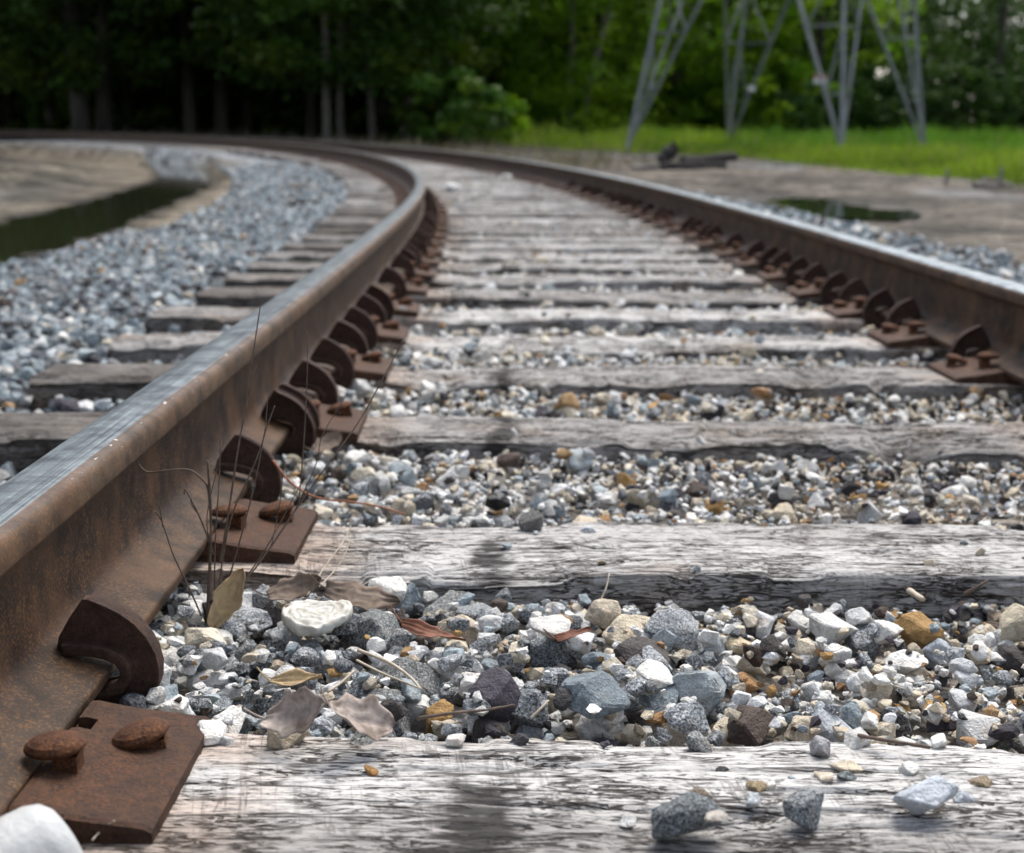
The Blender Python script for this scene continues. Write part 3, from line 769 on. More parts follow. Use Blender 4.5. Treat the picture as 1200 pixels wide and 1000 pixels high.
class Bed:
    """drops stones one after the other on a height map in (s, d)"""
    def __init__(self, s0, s1, d0, d1, cell, base):
        self.s0, self.d0, self.c = s0, d0, cell
        self.n = (int((s1 - s0) / cell) + 1, int((d1 - d0) / cell) + 1)
        S, D = np.meshgrid(s0 + np.arange(self.n[0]) * cell, d0 + np.arange(self.n[1]) * cell, indexing='ij')
        self.h = base(S, D).astype(np.float32); self.box = (s0, s1, d0, d1)
    def drop(self, s, d, rs, rd, hz, limit=1e9, sink=.5):
        c = self.c; rr = max(rs, rd)
        i0 = int((s - rr - self.s0) / c); i1 = int((s + rr - self.s0) / c) + 2; j0 = int((d - rr - self.d0) / c); j1 = int((d + rr - self.d0) / c) + 2
        i0 = max(i0, 0); j0 = max(j0, 0); i1 = min(i1, self.n[0]); j1 = min(j1, self.n[1])
        if i1 <= i0 or j1 <= j0: return None
        a = ((self.s0 + np.arange(i0, i1) * c - s) / rs) ** 2; b = ((self.d0 + np.arange(j0, j1) * c - d) / rd) ** 2
        rho = a[:, None] + b[None]
        dome = np.sqrt(np.clip(1 - rho, 0, 1)); w_ = self.h[i0:i1, j0:j1]
        msk = rho < 1
        if not msk.any(): return None
        zc = float(np.max(np.where(msk, w_ + hz * dome, -9))) - sink * hz
        if zc + hz * .8 > limit: return None
        np.maximum(w_, np.where(msk, zc + .85 * hz * dome, -9), out=w_)
        return zc
    def low(self, s, d):
        return self.h[min(max(int((s - self.s0) / self.c), 0), self.n[0] - 1), min(max(int((d - self.d0) / self.c), 0), self.n[1] - 1)]
TS = np.array(TIE_S)
def gap_t(s):
    """(inside a tie?, 0..1 across the gap)"""
    k = np.searchsorted(TS, s)
    a = TS[max(k - 1, 0)] + TIE_W / 2 if k > 0 else -9; b = TS[min(k, len(TS) - 1)] - TIE_W / 2
    if s < a or s > b: return True, 0
    return False, (s - a) / max(b - a, .05)
def target(s, d):
    ins, t = gap_t(s)
    ad = abs(d)
    z = (-.002 - (.032 if s < 1.6 else .014) * t - (.016 * min(1, max(0, (s - 3.2) / 2)))) if not ins else -.03
    if ad > .82: z = -.03 - .02 * min(1, (ad - .82) / .3)
    if ad > 1.4: z -= .085 * min(1, (ad - 1.4) / 1.2)
    return z
def add_stone(bed, s, d, r, weights, rr, lim, proto=None, colour=None, flat=(.5, .85), z0=None, keep=False, yaw=None):
    e = rr.uniform(.68, 1.0); hz = r * rr.uniform(*flat)
    yaw_ = rr.uniform(0, 6.283) if yaw is None else yaw
    cs, sn = abs(math.cos(yaw_)), abs(math.sin(yaw_))
    rd = math.hypot(r * cs, r * e * sn); rs_ = math.hypot(r * sn, r * e * cs)
    zc = bed.drop(s, d, rs_ * .9, rd * .9, hz, lim) if z0 is None else z0 + hz
    if zc is None: return False
    if keep: zc = min(zc, target(s, d) + .012 + .30 * hz - .3 * max(0, hz - .015))
    p, ph = track(s, d)
    Rm = (Euler((rr.gauss(0, .28), rr.gauss(0, .28), yaw_ + float(ph)))).to_matrix()
    col, sp = colour or pick_col(weights, rr)
    STONES.append(dict(p=(p[0], p[1], p[2] + zc), R=np.array(Rm), sc=(r, r * e, hz), col=col, sp=sp, r=r, keep=keep, proto=proto))
    return True
GS = 'granite'
W_COARSE = {GS: 5, 'blue': 1.2, 'white': 4.2, 'cream': 1.3, 'dark': .9, 'orange': .12}
W_MIX = {GS: 1.3, 'blue': .9, 'white': 6.4, 'cream': 3.0, 'dark': 1.2, 'orange': .4}
W_FINE = {GS: 1.1, 'blue': 1.0, 'white': 4.6, 'cream': 3.6, 'dark': 2.3, 'orange': 1.1}
W_FAR = {GS: 1.6, 'blue': 1.2, 'white': 6.5, 'cream': 2.4, 'dark': 1.0, 'orange': .5}
W_SH = {GS: 3.4, 'blue': 6, 'white': .8, 'cream': .2, 'dark': 1.3, 'orange': .1}
rs = random.Random(3)
def in_foot(d): return abs(abs(d) - GAUGE_C) < .085
def fill(bed, n, rlo, rhi, weights, drange, tries=1, over=.018, allow_tie=0.0, pw=1.6, flat=(.5, .85), dmap=None):
    s0, s1 = bed.box[:2]; got = 0
    for _ in range(n):
        best = None
        for q in range(tries):
            s = rs.uniform(s0, s1); d = rs.uniform(*drange)
            ins, t = gap_t(s)
            if ins and abs(d) < 1.33 and (rs.random() > allow_tie): continue
            h = bed.low(s, d) + (0 if tries == 1 else 0)
            if best is None or h < best[2]: best = (s, d, h, ins)
        if best is None: continue
        s, d, h, ins = best
        u = rs.random() ** pw; r = rlo + (rhi - rlo) * u
        w_ = weights
        if dmap:
            mixr = (d + .35) + rs.gauss(0, .16)        # coarse grey near the left rail, fine and coloured to the right
            if mixr > .12: r *= rs.uniform(.5, .9) if mixr > .35 else rs.uniform(.7, 1); w_ = W_FINE if mixr > .3 else W_MIX
            elif s > 1.75: w_ = W_MIX if rs.random() < .7 else W_COARSE
            else: w_ = W_COARSE; r *= 1.08
            if s > 1.75: r *= .78
        if in_foot(d): lim = -.002
        elif ins and abs(d) < 1.33: lim = .05
        else: lim = target(s, d) + over + r * .35
        if s > 4 and abs(d) < .9 and not in_foot(d): lim = min(lim, .012 if ins else .009)
        if (not ins or abs(d) > 1.33) and r > .010:
            # keep big stones from sinking into the tie edges
            ins2a, _ = gap_t(s - r * .6); ins2b, _ = gap_t(s + r * .6)
            if (ins2a or ins2b) and abs(d) < 1.33 and rs.random() < .75: continue
        got += add_stone(bed, s, d, r, w_, rs, lim, flat=flat)
    return got
def base_between(S, D):
    z = np.where(S < 1.65, -.050, np.where(S < 3.4, -.034, -.050)) - .0
    for t in TS:
        m_ = (np.abs(S - t) < TIE_W / 2) & (np.abs(D) < 1.33); z = np.where(m_, 0.0, z)
    return z
# near bed, in front of the lens
B1 = Bed(1.0, 3.35, -1.35, .95, .003, base_between)
# the stones one can name in the photograph go in first: px, py, radius, kind colour
SPECIAL = [(757, 757, .0235, ((0.62, 0.585, 0.50), .1)), (848, 826, .024, ((0.125, 0.10, 0.080), .8)), (655, 765, .034, ((0.20, 0.215, 0.225), 1.0)), (410, 742, .031, ((0.145, 0.135, 0.115), .9)),
           (440, 783, .042, ((0.19, 0.20, 0.195), 1.0)), (700, 840, .024, ((0.66, 0.64, 0.60), .1)), (1040, 716, .024, ((0.50, 0.53, 0.56), .2)), (1172, 716, .023, ((0.42, 0.45, 0.47), .4)),
           (840, 737, .026, ((0.60, 0.61, 0.63), .1)), (962, 738, .020, ((0.58, 0.60, 0.62), .1)), (1040, 860, .032, ((0.45, 0.475, 0.50), .2)), (545, 805, .024, ((0.20, 0.21, 0.225), .3)),
           (400, 765, .022, ((0.24, 0.25, 0.255), 1)), (320, 775, .028, ((0.20, 0.21, 0.22), 1)), (275, 805, .022, ((0.19, 0.2, 0.21), 1)), (215, 812, .023, ((0.30, 0.305, 0.31), 1)), (630, 800, .022, ((0.36, 0.38, 0.40), .3)),
           (575, 848, .026, ((0.52, 0.53, 0.53), .2)), (885, 812, .019, ((0.36, 0.37, 0.375), 1)), (1185, 795, .025, ((0.085, 0.08, 0.072), .5)), (655, 741, .018, ((0.24, 0.235, 0.22), .7)),
           (345, 735, .024, ((0.52, 0.53, 0.54), .2)), (905, 770, .019, ((0.58, 0.48, 0.33), .1)), (780, 716, .020, ((0.62, 0.62, 0.61), .1)), (1150, 812, .028, ((0.12, 0.115, 0.105), .6)), (715, 815, .02, ((.66, .65, .63), .1)),
           (905, 573, .024, ((0.055, 0.052, 0.05), .4)), (1010, 580, .0, None), (640, 562, .022, ((0.63, 0.63, 0.62), .1)), (545, 560, .024, ((0.58, 0.59, 0.60), .1)), (440, 560, .036, ((0.24, 0.25, 0.245), .9)),
           (480, 575, .026, ((0.36, 0.37, 0.36), .6)), (900, 545, .018, ((0.62, 0.60, 0.56), .1)), (620, 465, .022, ((0.62, 0.62, 0.6), .1)), (735, 468, .022, ((0.22, 0.23, 0.235), .8)), (690, 390, .024, ((.4, .42, .43), .3)),
           (470, 432, .02, ((0.17, 0.18, 0.18), .7)), (535, 470, .022, ((.5, .52, .53), .2)), (500, 472, .018, ((.1, .1, .11), .2)), (880, 440, .02, ((.6, .53, .42), .1))]
for (x, y, r, c) in SPECIAL:
    if not c: continue
    P = at(x, y, -.02); S_, D_ = to_sd([P[0]], [P[1]])
    add_stone(B1, float(S_[0]), float(D_[0]), r * .82, W_MIX, rs, .2, colour=c, flat=(.6, .9), keep=True)
gots = []
gots.append(fill(B1, 1500, .0075, .014, W_COARSE, (-.72, .95), dmap=True))
gots.append(fill(B1, 1500, .014, .031, W_COARSE, (-.72, .95), dmap=True, pw=1.25, over=.022))
gots.append(fill(B1, 500, .014, .030, W_SH, (-1.35, -.80), pw=1.2))
gots.append(fill(B1, 6500, .0075, .015, W_MIX, (-.72, .95), tries=2, dmap=True, over=.014))
gots.append(fill(B1, 1400, .008, .016, W_SH, (-1.35, -.78), tries=2))
gots.append(fill(B1, 13000, .0030, .0078, W_MIX, (-.72, .95), tries=3, dmap=True, over=.012))
gots.append(fill(B1, 400, .003, .008, W_FINE, (-.54, .54), allow_tie=.25, tries=1))
print('near', gots, round(time.time() - T0, 1))
B2 = Bed(3.35, 8.2, -.95, .95, .006, base_between)
gots = [fill(B2, 2200, .012, .026, W_FAR, (-.72, .95), over=.02, allow_tie=.02), fill(B2, 11000, .006, .013, W_FAR, (-.72, .95), tries=1, over=.014, allow_tie=.05)]
B3 = Bed(8.2, 19, -.95, .95, .012, base_between)
gots.append(fill(B3, 8500, .012, .026, W_FAR, (-.74, .95), over=.008, allow_tie=.05))
def base_sh(S, D):
    return -.055 - .02 * np.clip((np.abs(D) - .82) / .3, 0, 1) - .085 * np.clip((np.abs(D) - 1.4) / 1.2, 0, 1)
B4 = Bed(1.7, 9.5, -2.75, -.80, .008, base_sh)
gots.append(fill(B4, 13000, .010, .026, W_SH, (-2.7, -.86), over=.015, allow_tie=.05, pw=1.3)); gots.append(fill(B4, 4500, .007, .013, W_SH, (-2.5, -.84), tries=2, allow_tie=.06, over=.02))
B5 = Bed(9.5, 24, -2.6, -.80, .016, base_sh)
gots.append(fill(B5, 9500, .015, .030, W_SH, (-2.5, -.86), over=.02, allow_tie=.2, pw=1.2))
B6 = Bed(2.5, 20, .80, 2.6, .014, base_sh)
gots.append(fill(B6, 7500, .016, .036, W_SH, (.86, 2.3), over=.04, allow_tie=.2, pw=1.2))
print('beds', gots, len(STONES), round(time.time() - T0, 1))

# fine gravel bed under the stones: the ballast itself
def build_ballast():
    ss = np.linspace(0.2, 30, 500); dd = np.linspace(-1.75, 1.75, 60)
    S, D = np.meshgrid(ss, dd, indexing='ij')
    p, _ = track(S.ravel(), D.ravel())
    z = -.066 - .02 * np.clip((np.abs(D.ravel()) - .82) / .3, 0, 1) - .075 * np.clip((np.abs(D.ravel()) - 1.35) / .4, 0, 1) + (fbm(S.ravel() * 18, D.ravel() * 18, 3, 4) - .5) * .016
    V = np.stack([p[:, 0], p[:, 1], p[:, 2] + z], -1)
    c = np.tile(np.array([0.15, 0.135, 0.118]), (len(V), 1)); c[np.abs(D.ravel()) > .84] = (0.20, 0.21, 0.22)
    o = mesh_obj('ballast', np_mesh('ballast', V, grid_faces(len(ss), len(dd)), 4, {'col': c, 'rgh': np.full(len(V), .9), 'peb': np.full(len(V), 1.0)}, True), M['ballast'])
    return tag(o, 'bed of crushed stone ballast under and beside the track', kind='structure')
M['ballast'] = M['ground']
ballast = build_ballast()
ballast['label'] = 'bed of crushed stone ballast under and beside the track'

def emit_stones():
    size = []
    for q in STONES:
        x, y, d = px_of(q['p']); vis = -20 < x < 1220 and 100 < y < 1015 and d > .3
        px = q['r'] * 2 * FPX / max(d, .3) if vis else 0
        # stones behind the left rail's web or below the frame are not worth an object
        if vis and q['p'][0] > -.52 and x < 40 + .0 * y: px = 0
        size.append(px * (4 if q['keep'] else 1)); q['px'] = px
    order = np.argsort(-np.array(size))
    single = set(order[:296].tolist())
    groups = {}
    for i, q in enumerate(STONES):
        lod = 0 if q['px'] > 22 else 1 if q['px'] > 7 else 2
        L = (HI, MID, LO)[lod]; k = rnd.randrange(len(L))
        V, F_ = L[k]
        if i in single:
            V, F_ = rnd.choice(XHI)
            Vw = (V * np.array(q['sc'])) @ q['R'].T
            n = len(V)
            me = np_mesh('stone', Vw, F_, 3, {'col': np.tile(q['col'], (n, 1)), 'speck': np.full(n, q['sp'])}, False)
            o = mesh_obj('stone', me, M['stone'], ballast); o.location = q['p']
        else: groups.setdefault((lod, k), []).append(q)
    VV, FF, CC, SS = [], [], [], []; off = 0
    for (lod, k), qs in groups.items():
        V, F_ = (HI, MID, LO)[lod][k]; mN, n = len(qs), len(V)
        sc = np.array([q['sc'] for q in qs]); Rm = np.array([q['R'] for q in qs]); P = np.array([q['p'] for q in qs])
        Vw = np.einsum('mij,mnj->mni', Rm, V[None] * sc[:, None]) + P[:, None]
        VV.append(Vw.reshape(-1, 3)); FF.append((F_[None] + (off + np.arange(mN) * n)[:, None, None]).reshape(-1, 3))
        CC.append(np.repeat(np.array([q['col'] for q in qs]), n, 0)); SS.append(np.repeat(np.array([q['sp'] for q in qs]), n))
        off += mN * n
    me = np_mesh('gravel', np.concatenate(VV), np.concatenate(FF), 3, {'col': np.concatenate(CC), 'speck': np.concatenate(SS)}, False)
    o = mesh_obj('gravel', me, M['stone'], ballast); o['kind'] = 'stuff'
    print('gravel tris', len(me.polygons))
emit_stones()
print('stones', round(time.time() - T0, 1))

# loose stones lying on the ties, each a thing
def loose_stone(px, py, r, colr, label, name='loose_stone', z=0.0, flat=.7, seed=0, mat='stone', e=.8, yaw=0.3, tilt=.12, grp='loose stones on the ties'):
    P = at(px, py, z); V, F_ = XHI[seed % len(XHI)]; r *= .84; flat *= .85
    Rm = np.array(Euler((tilt, -tilt * .6, yaw)).to_matrix())
    Vw = (V * np.array((r, r * e, r * flat))) @ Rm.T
    dz = -Vw[:, 2].min() - .0015
    n = len(V)
    me = np_mesh(name, Vw, F_, 3, {'col': np.tile(colr[0], (n, 1)), 'speck': np.full(n, colr[1])}, False)
    o = mesh_obj(name, me, M[mat]); o.location = (P[0], P[1], z + dz)
    tag(o, label, 'stone', grp); return o
GR = ((0.20, 0.215, 0.225), 1.0)
LS = [(803, 985, .033, ((0.15, 0.165, 0.17), 1.0), 'large dark speckled stone at the bottom edge of the front tie', .75, 3), (943, 964, .0205, ((0.22, 0.235, 0.24), 1), 'speckled grey stone on the front tie, wide at its base', .8, 7),
      (1085, 958, .0285, ((0.50, 0.535, 0.575), .15), 'large blue-white angular block on the front tie', .72, 24), (818, 937, .0155, ((0.17, 0.135, 0.10), .7), 'brown rounded stone just behind the largest dark stone on the front tie', .7, 5),
      (735, 968, .0095, ((0.62, 0.62, 0.60), .1), 'small white stone left of the large dark stone on the front tie', .7, 9), (882, 944, .0085, ((0.52, 0.55, 0.57), .3), 'small pale blue pebble between two speckled stones on the front tie', .9, 14),
      (886, 928, .0095, ((0.33, 0.26, 0.16), .5), 'small olive-brown pebble in a cluster of three on the front tie', .8, 16), (899, 926, .0085, ((0.64, 0.62, 0.56), .1), 'small white pebble in a cluster of three on the front tie', .7, 18),
      (912, 922, .0075, ((0.46, 0.44, 0.41), .2), 'small grey-beige pebble in a cluster of three on the front tie', .7, 19), (966, 916, .010, ((0.62, 0.54, 0.43), .1), 'flat cream pebble on the front tie near its far edge', .7, 21),
      (992, 904, .0155, ((0.58, 0.50, 0.38), .1), 'flat tan sliver of stone on the front tie near its far edge', .35, 23), (991, 917, .009, ((0.17, 0.19, 0.19), .7), 'small dark green-grey pebble beside the tan sliver', .8, 25),
      (1063, 907, .0135, ((0.66, 0.66, 0.63), .1), 'knobbly white stone on the front tie behind the large block', .6, 27), (1147, 921, .0125, ((0.25, 0.20, 0.135), .4), 'flat brown stone behind the large blue-white block', .5, 29),
      (1129, 940, .010, ((0.42, 0.45, 0.48), .3), 'small blue-grey pebble touching the large block', .7, 31), (845, 906, .0065, ((0.05, 0.05, 0.05), .2), 'tiny black chip on the front tie', .7, 33), (961, 887, .011, ((0.36, 0.35, 0.36), .2), 'small upright grey stone at the far edge of the front tie', 1.1, 35),
      (435, 905, .0075, ((0.28, 0.15, 0.05), .3), 'tiny orange-brown chip on the front tie near the dead leaves', .6, 37), (838, 960, .012, ((.5, .46, .4), .2), 'pale chip lying on the largest dark stone', .4, 39)]
for i, (x, y, r, c, lab, fl, sd_) in enumerate(LS):
    loose_stone(x, y, r, c, lab, flat=fl, seed=sd_, yaw={0: .25, 1: .5, 2: .1}.get(i, i * .9), e=.62 if i in (0, 2) else .8, tilt=.05 if i == 2 else .12, z=0.0 if i != 18 else .030)
for i, (x, y, r, c, lab, fl, sd_) in enumerate([(622, 621, .0185, ((0.15, 0.148, 0.14), .6), 'dark pyramid-shaped stone on the far edge of the second tie', .9, 2), (596, 617, .014, ((0.23, 0.235, 0.24), .4), 'flat slate-grey stone beside the dark pyramid stone', .45, 6),
                                            (690, 624, .0125, ((0.45, 0.48, 0.51), .3), 'pale blue-grey pebble on the far edge of the second tie', .5, 10), (1130, 640, .0075, ((0.13, 0.145, 0.155), .5), 'small dark oval pebble alone on the second tie', .7, 4)]):
    loose_stone(x, y, r, c, lab, flat=fl, seed=sd_, yaw=i * 1.3)
loose_stone(582, 598, .022, GR, 'shiny black lump of coal at the far edge of the second tie', name='coal_lump', z=-.008, flat=.85, seed=13, mat='coal', grp='')
for i, (x, y, r, lab) in enumerate([(530, 223, .09, 'large white rock between the rails near where the left rail bends away'), (593, 209, .075, 'smaller white rock between the rails, farther along the track'), (548, 172, .12, 'pale rock outside the far bend of the right rail')]):
    P = atY(x, y, 12.6 if i == 0 else 16.5 if i == 1 else 27)
    loose_stone(x, y, r, ((0.72, 0.72, 0.70), .1), lab, name='white_rock', z=float(ground_at([P[0]], [P[1]])[0][0]) + .09, flat=.45, seed=20 + i, grp='')
print('loose', round(time.time() - T0, 1))

# ------------------------------------------------------------------ dead leaves, litter, stems
def tube(bm, pts, r0, r1, seg=6, jit=0.0, r_=None):
    pts = [Vector(p) for p in pts]; prev = None; n = len(pts)
    for i, p in enumerate(pts):
        t = (pts[min(i + 1, n - 1)] - pts[max(i - 1, 0)]).normalized()
        a = t.cross(Vector((.31, .9, .23))).normalized(); b = t.cross(a)
        r = r0 + (r1 - r0) * i / (n - 1)
        if r_: r *= 1 + r_.uniform(-jit, jit)
        ring = [bm.verts.new(p + (a * math.cos(q) + b * math.sin(q)) * r) for q in (2 * math.pi * k / seg for k in range(seg))]
        if prev:
            for k in range(seg): bm.faces.new([prev[k], ring[k], ring[(k + 1) % seg], prev[(k + 1) % seg]])
        else: bm.faces.new(ring[::-1])
        prev = ring
    bm.faces.new(prev)
def spline(pts, n=6):
    P = [Vector(p) for p in pts]; out = []
    for i in range(len(P) - 1):
        p0 = P[max(i - 1, 0)]; p1 = P[i]; p2 = P[i + 1]; p3 = P[min(i + 2, len(P) - 1)]
        for k in range(n):
            t = k / n
            out.append(.5 * ((2 * p1) + (p2 - p0) * t + (2 * p0 - 5 * p1 + 4 * p2 - p3) * t * t + (3 * p1 - p0 - 3 * p2 + p3) * t ** 3))
    out.append(P[-1]); return out
def leaf(name, loc, rot, L, W, mat, label, seed, curl=.6, lobes=3, cat='leaf', fold=.3):
    r = random.Random(seed); nu, nv = 26, 17; V = []
    for i in range(nu):
        u = i / (nu - 1)
        wd = W * (math.sin(math.pi * min(1, u * .96 + .04)) ** .6) * (1 - .25 * abs(math.sin(lobes * math.pi * u)) ) * (1 + .06 * r.uniform(-1, 1))
        for j in range(nv):
            v = j / (nv - 1) * 2 - 1
            x = (u - .5) * L; y = v * wd / 2
            z = curl * L * .35 * ((u - .5) ** 2 * 2) + fold * abs(v) ** 1.3 * wd * .5 + .06 * L * math.sin(5.1 * u + seed) * v + .045 * L * (float(vnoise(np.array(u * 6 + seed), np.array(v * 4))) - .5)
            V.append((x, y, z))
    me = np_mesh(name, np.array(V), grid_faces(nu, nv), 4, None, True)
    o = mesh_obj(name, me, mat); o.location = loc; o.rotation_euler = rot
    md = o.modifiers.new('thick', 'SOLIDIFY'); md.thickness = .0006
    bm = bmesh.new(); tube(bm, spline([(-L * .5, 0, curl * L * .175), (-L * .62, .003, .004 + curl * L * .2), (-L * .75, .008, .01 + curl * L * .2)], 4), .0009, .0007, 5)
    bm_obj('leaf_stalk', bm, mat, o)
    return tag(o, label, cat, 'dead leaves among the stones')
def at3(px, py, z): p = at(px, py, z); return (float(p[0]), float(p[1]), float(p[2]))
leaf('dead_leaf', at3(268, 700, .012), (R(72), R(-62), R(15)), .070, .034, M['leaf_tan'], 'upright tan leaf at the foot of the dry weed', 1, .3, 2)
leaf('dead_leaf', at3(425, 700, .0), (R(38), R(8), R(-8)), .082, .044, M['leaf_brown'], 'flat brown leaf leaning on the second tie behind the crushed lid', 2, .25, 3, fold=.1)
leaf('dead_leaf', at3(345, 690, .004), (R(50), R(-12), R(20)), .060, .034, M['leaf_brown'], 'dark brown leaf under the near edge of the second tie', 3, .5, 3)
leaf('dead_leaf', at3(420, 845, .026), (R(36), R(26), R(35)), .064, .046, M['leaf_grey'], 'crumpled pale grey leaf against the front tie, one of a pair, the right one', 4, .55, 3, fold=.4)
leaf('dead_leaf', at3(352, 838, .032), (R(48), R(-22), R(-25)), .060, .044, M['leaf_grey'], 'crumpled grey-brown leaf against the front tie, one of a pair, the left one', 5, .7, 3, fold=.4)
leaf('dead_leaf', at3(348, 798, .004), (R(15), R(-10), R(-12)), .050, .020, M['leaf_tan'], 'narrow curled beige leaf on the stones behind the grey leaves', 6, .3, 2, fold=.5)
leaf('dead_leaf', at3(255, 690, .008), (R(80), R(-70), R(-30)), .052, .016, M['leaf_grey'], 'thin rolled grey leaf beside the upright tan leaf', 16, .3, 1, fold=.9)
leaf('bark_flake', at3(508, 742, .006), (R(8), R(10), R(-14)), .066, .024, M['barkflake'], 'rust red flake of bark lying on the stones', 7, .2, 4, 'bark', fold=.15)
leaf('bark_flake', at3(672, 744, .004), (R(12), R(-14), R(10)), .036, .018, M['barkflake'], 'small dark red bark chip beside the large speckled stone', 8, .2, 2, 'bark', fold=.3)
leaf('dead_leaf', at3(384, 520, .006), (R(40), R(-20), R(40)), .055, .035, M['leaf_brown'], 'brown leaf by the third tie plate on the left', 9, .4, 3)

def crushed_lid():
    nr, ns = 22, 64; V = []
    for i in range(nr):
        t = i / (nr - 1)
        for k in range(ns):
            a = 2 * math.pi * k / ns
            rr_ = .036 * min(1, t * 1.12) * (1 + .03 * math.sin(3 * a + 1) + .02 * math.sin(7 * a))
            nn = float(vnoise(np.array(3 + 2.4 * t * math.cos(a) * 2), np.array(5 + 2.4 * t * math.sin(a) * 2)))
            z = .0014 * math.sin(t * 26 + 7 * nn) * (1 if t > .35 else t / .35) + .0026 * math.sin(2 * a + 3 * t) * t + .0022 * (nn - .5) * t + .0006 * math.sin(13 * a + 8 * nn) * t
            if t > .88: z -= (t - .88) / .12 * .009
            V.append((rr_ * math.cos(a), rr_ * math.sin(a) * .98, z))
    me = np_mesh('crushed_lid', np.array(V), grid_faces(nr, ns, True), 4, None, True)
    o = mesh_obj('crushed_lid', me, M['plastic_old']); o.location = at3(372, 716, .010); o.rotation_euler = (R(3), R(-4), .4)
    md = o.modifiers.new('thick', 'SOLIDIFY'); md.thickness = .0009
    tag(o, 'crushed round white plastic lid on the stones by the second tie', 'plastic lid')
crushed_lid()
def bottle():
    prof = [(0, 0), (.020, -.002), (.026, .0), (.031, .004), (.034, .012), (.0345, .03), (.033, .045), (.0345, .06), (.0345, .11), (.031, .13), (.022, .145), (.013, .152), (.012, .17), (0, .171)]
    ns = 48; V = []
    fine = []
    for i in range(len(prof) - 1):
        for q in range(4): t = q / 4; fine.append((prof[i][0] * (1 - t) + prof[i + 1][0] * t, prof[i][1] * (1 - t) + prof[i + 1][1] * t))
    fine.append(prof[-1])
    for (r_, h) in fine:
        for k in range(ns):
            a = 2 * math.pi * k / ns
            q = r_ * (1 - .10 * max(0, math.sin(2 * a + h * 25)) + .05 * math.sin(3 * a + h * 60) * min(1, h * 30))
            V.append((q * math.cos(a), q * math.sin(a), h))
    me = np_mesh('plastic_bottle', np.array(V), grid_faces(len(fine), ns, True), 4, None, True)
    o = mesh_obj('plastic_bottle', me, M['plastic'])
    P = atY(76, 988, .85); o.location = (P[0], P[1], P[2])
    d = Vector((-.62, -.62, -.22)).normalized(); o.rotation_euler = d.to_track_quat('Z', 'Y').to_euler()
    tag(o, 'crumpled milky white plastic bottle leaning at the base of the left rail', 'bottle')
    bm = bmesh.new(); prof2 = [(.0135, .152), (.0152, .153), (.0152, .170), (.0135, .172)]
    prev = None
    for (r_, h) in prof2:
        ring = [bm.verts.new((r_ * math.cos(a), r_ * math.sin(a), h)) for a in (2 * math.pi * k / 24 for k in range(24))]
        if prev:
            for k in range(24): bm.faces.new([prev[k], ring[k], ring[(k + 1) % 24], prev[(k + 1) % 24]])
        prev = ring
    bm.faces.new(prev); bm_obj('cap', bm, M['plastic'], o)
bottle()

def stem_thing(name, stems, mat, label, cat, group=None):
    base = Vector(stems[0][0][0]); root = empty(name, base)
    for (pts, r0, r1) in stems:
        bm = bmesh.new(); tube(bm, [p - base for p in spline(pts, 6)], r0, r1, 6, .12, rnd); bm_obj('stem', bm, mat, root, True)
    return tag(root, label, cat, group)
def S3(px, py, Y): return tuple(float(v) for v in atY(px, py, Y))
YB = 1.44
g0 = (245, 720)
W1 = [([S3(243, 725, YB), S3(246, 660, YB), S3(247, 600, YB), S3(243, 540, YB)], .0022, .0012),
      ([S3(247, 610, YB), S3(244, 575, YB), S3(238, 563, YB), S3(222, 551, YB), S3(200, 551, YB), S3(172, 553, YB + .01), S3(160, 540, YB + .01)], .0013, .0008),
      ([S3(247, 640, YB), S3(235, 608, YB), S3(218, 575, YB), S3(216, 580, YB)], .0012, .0007), ([S3(230, 600, YB), S3(224, 590, YB), S3(224, 584, YB)], .0008, .0005),
      ([S3(236, 722, YB - .03), S3(222, 690, YB - .03), S3(203, 650, YB - .03), S3(190, 612, YB - .03), S3(182, 600, YB - .03)], .0011, .0006), ([S3(191, 618, YB - .03), S3(188, 600, YB - .03), S3(186, 590, YB - .03)], .0008, .0005),
      ([S3(252, 700, YB), S3(252, 640, YB), S3(257, 560, YB), S3(258, 512, YB)], .0010, .0006), ([S3(258, 660, YB), S3(268, 600, YB), S3(280, 520, YB), S3(292, 460, YB), S3(296, 420, YB), S3(305, 360, YB)], .0013, .0006),
      ([S3(291, 466, YB), S3(294, 445, YB), S3(301, 429, YB)], .0007, .0005), ([S3(256, 690, YB), S3(270, 610, YB), S3(300, 540, YB), S3(313, 500, YB), S3(322, 476, YB)], .0010, .0006),
      ([S3(262, 700, YB), S3(285, 620, YB), S3(300, 560, YB), S3(311, 500, YB), S3(315, 465, YB), S3(330, 445, YB)], .0009, .0004), ([S3(250, 650, YB), S3(243, 620, YB), S3(245, 590, YB), S3(264, 512, YB)], .0009, .0005),
      ([S3(247, 715, YB), S3(285, 680, YB), S3(310, 645, YB), S3(330, 610, YB), S3(352, 568, YB)], .0009, .0004)]
stem_thing('dry_weed', W1, M['twig'], 'dead leafless weed with several upright stems beside the left rail', 'weed')
W2 = [([S3(255, 716, 1.47), S3(300, 665, 1.5), S3(345, 600, 1.52), S3(380, 550, 1.54), S3(420, 495, 1.56), S3(448, 445, 1.57), S3(473, 398, 1.58)], .0012, .0006),
      ([S3(350, 592, 1.52), S3(356, 520, 1.53), S3(360, 440, 1.53), S3(360, 388, 1.53)], .0009, .0005), ([S3(345, 600, 1.52), S3(370, 545, 1.54), S3(378, 510, 1.54), S3(405, 465, 1.55)], .0008, .0004), ([S3(318, 640, 1.5), S3(328, 590, 1.5), S3(333, 540, 1.5)], .0007, .0004)]
stem_thing('dry_weed', W2, M['twig'], 'tall thin bent weed stems leaning right over the second tie plate', 'weed')
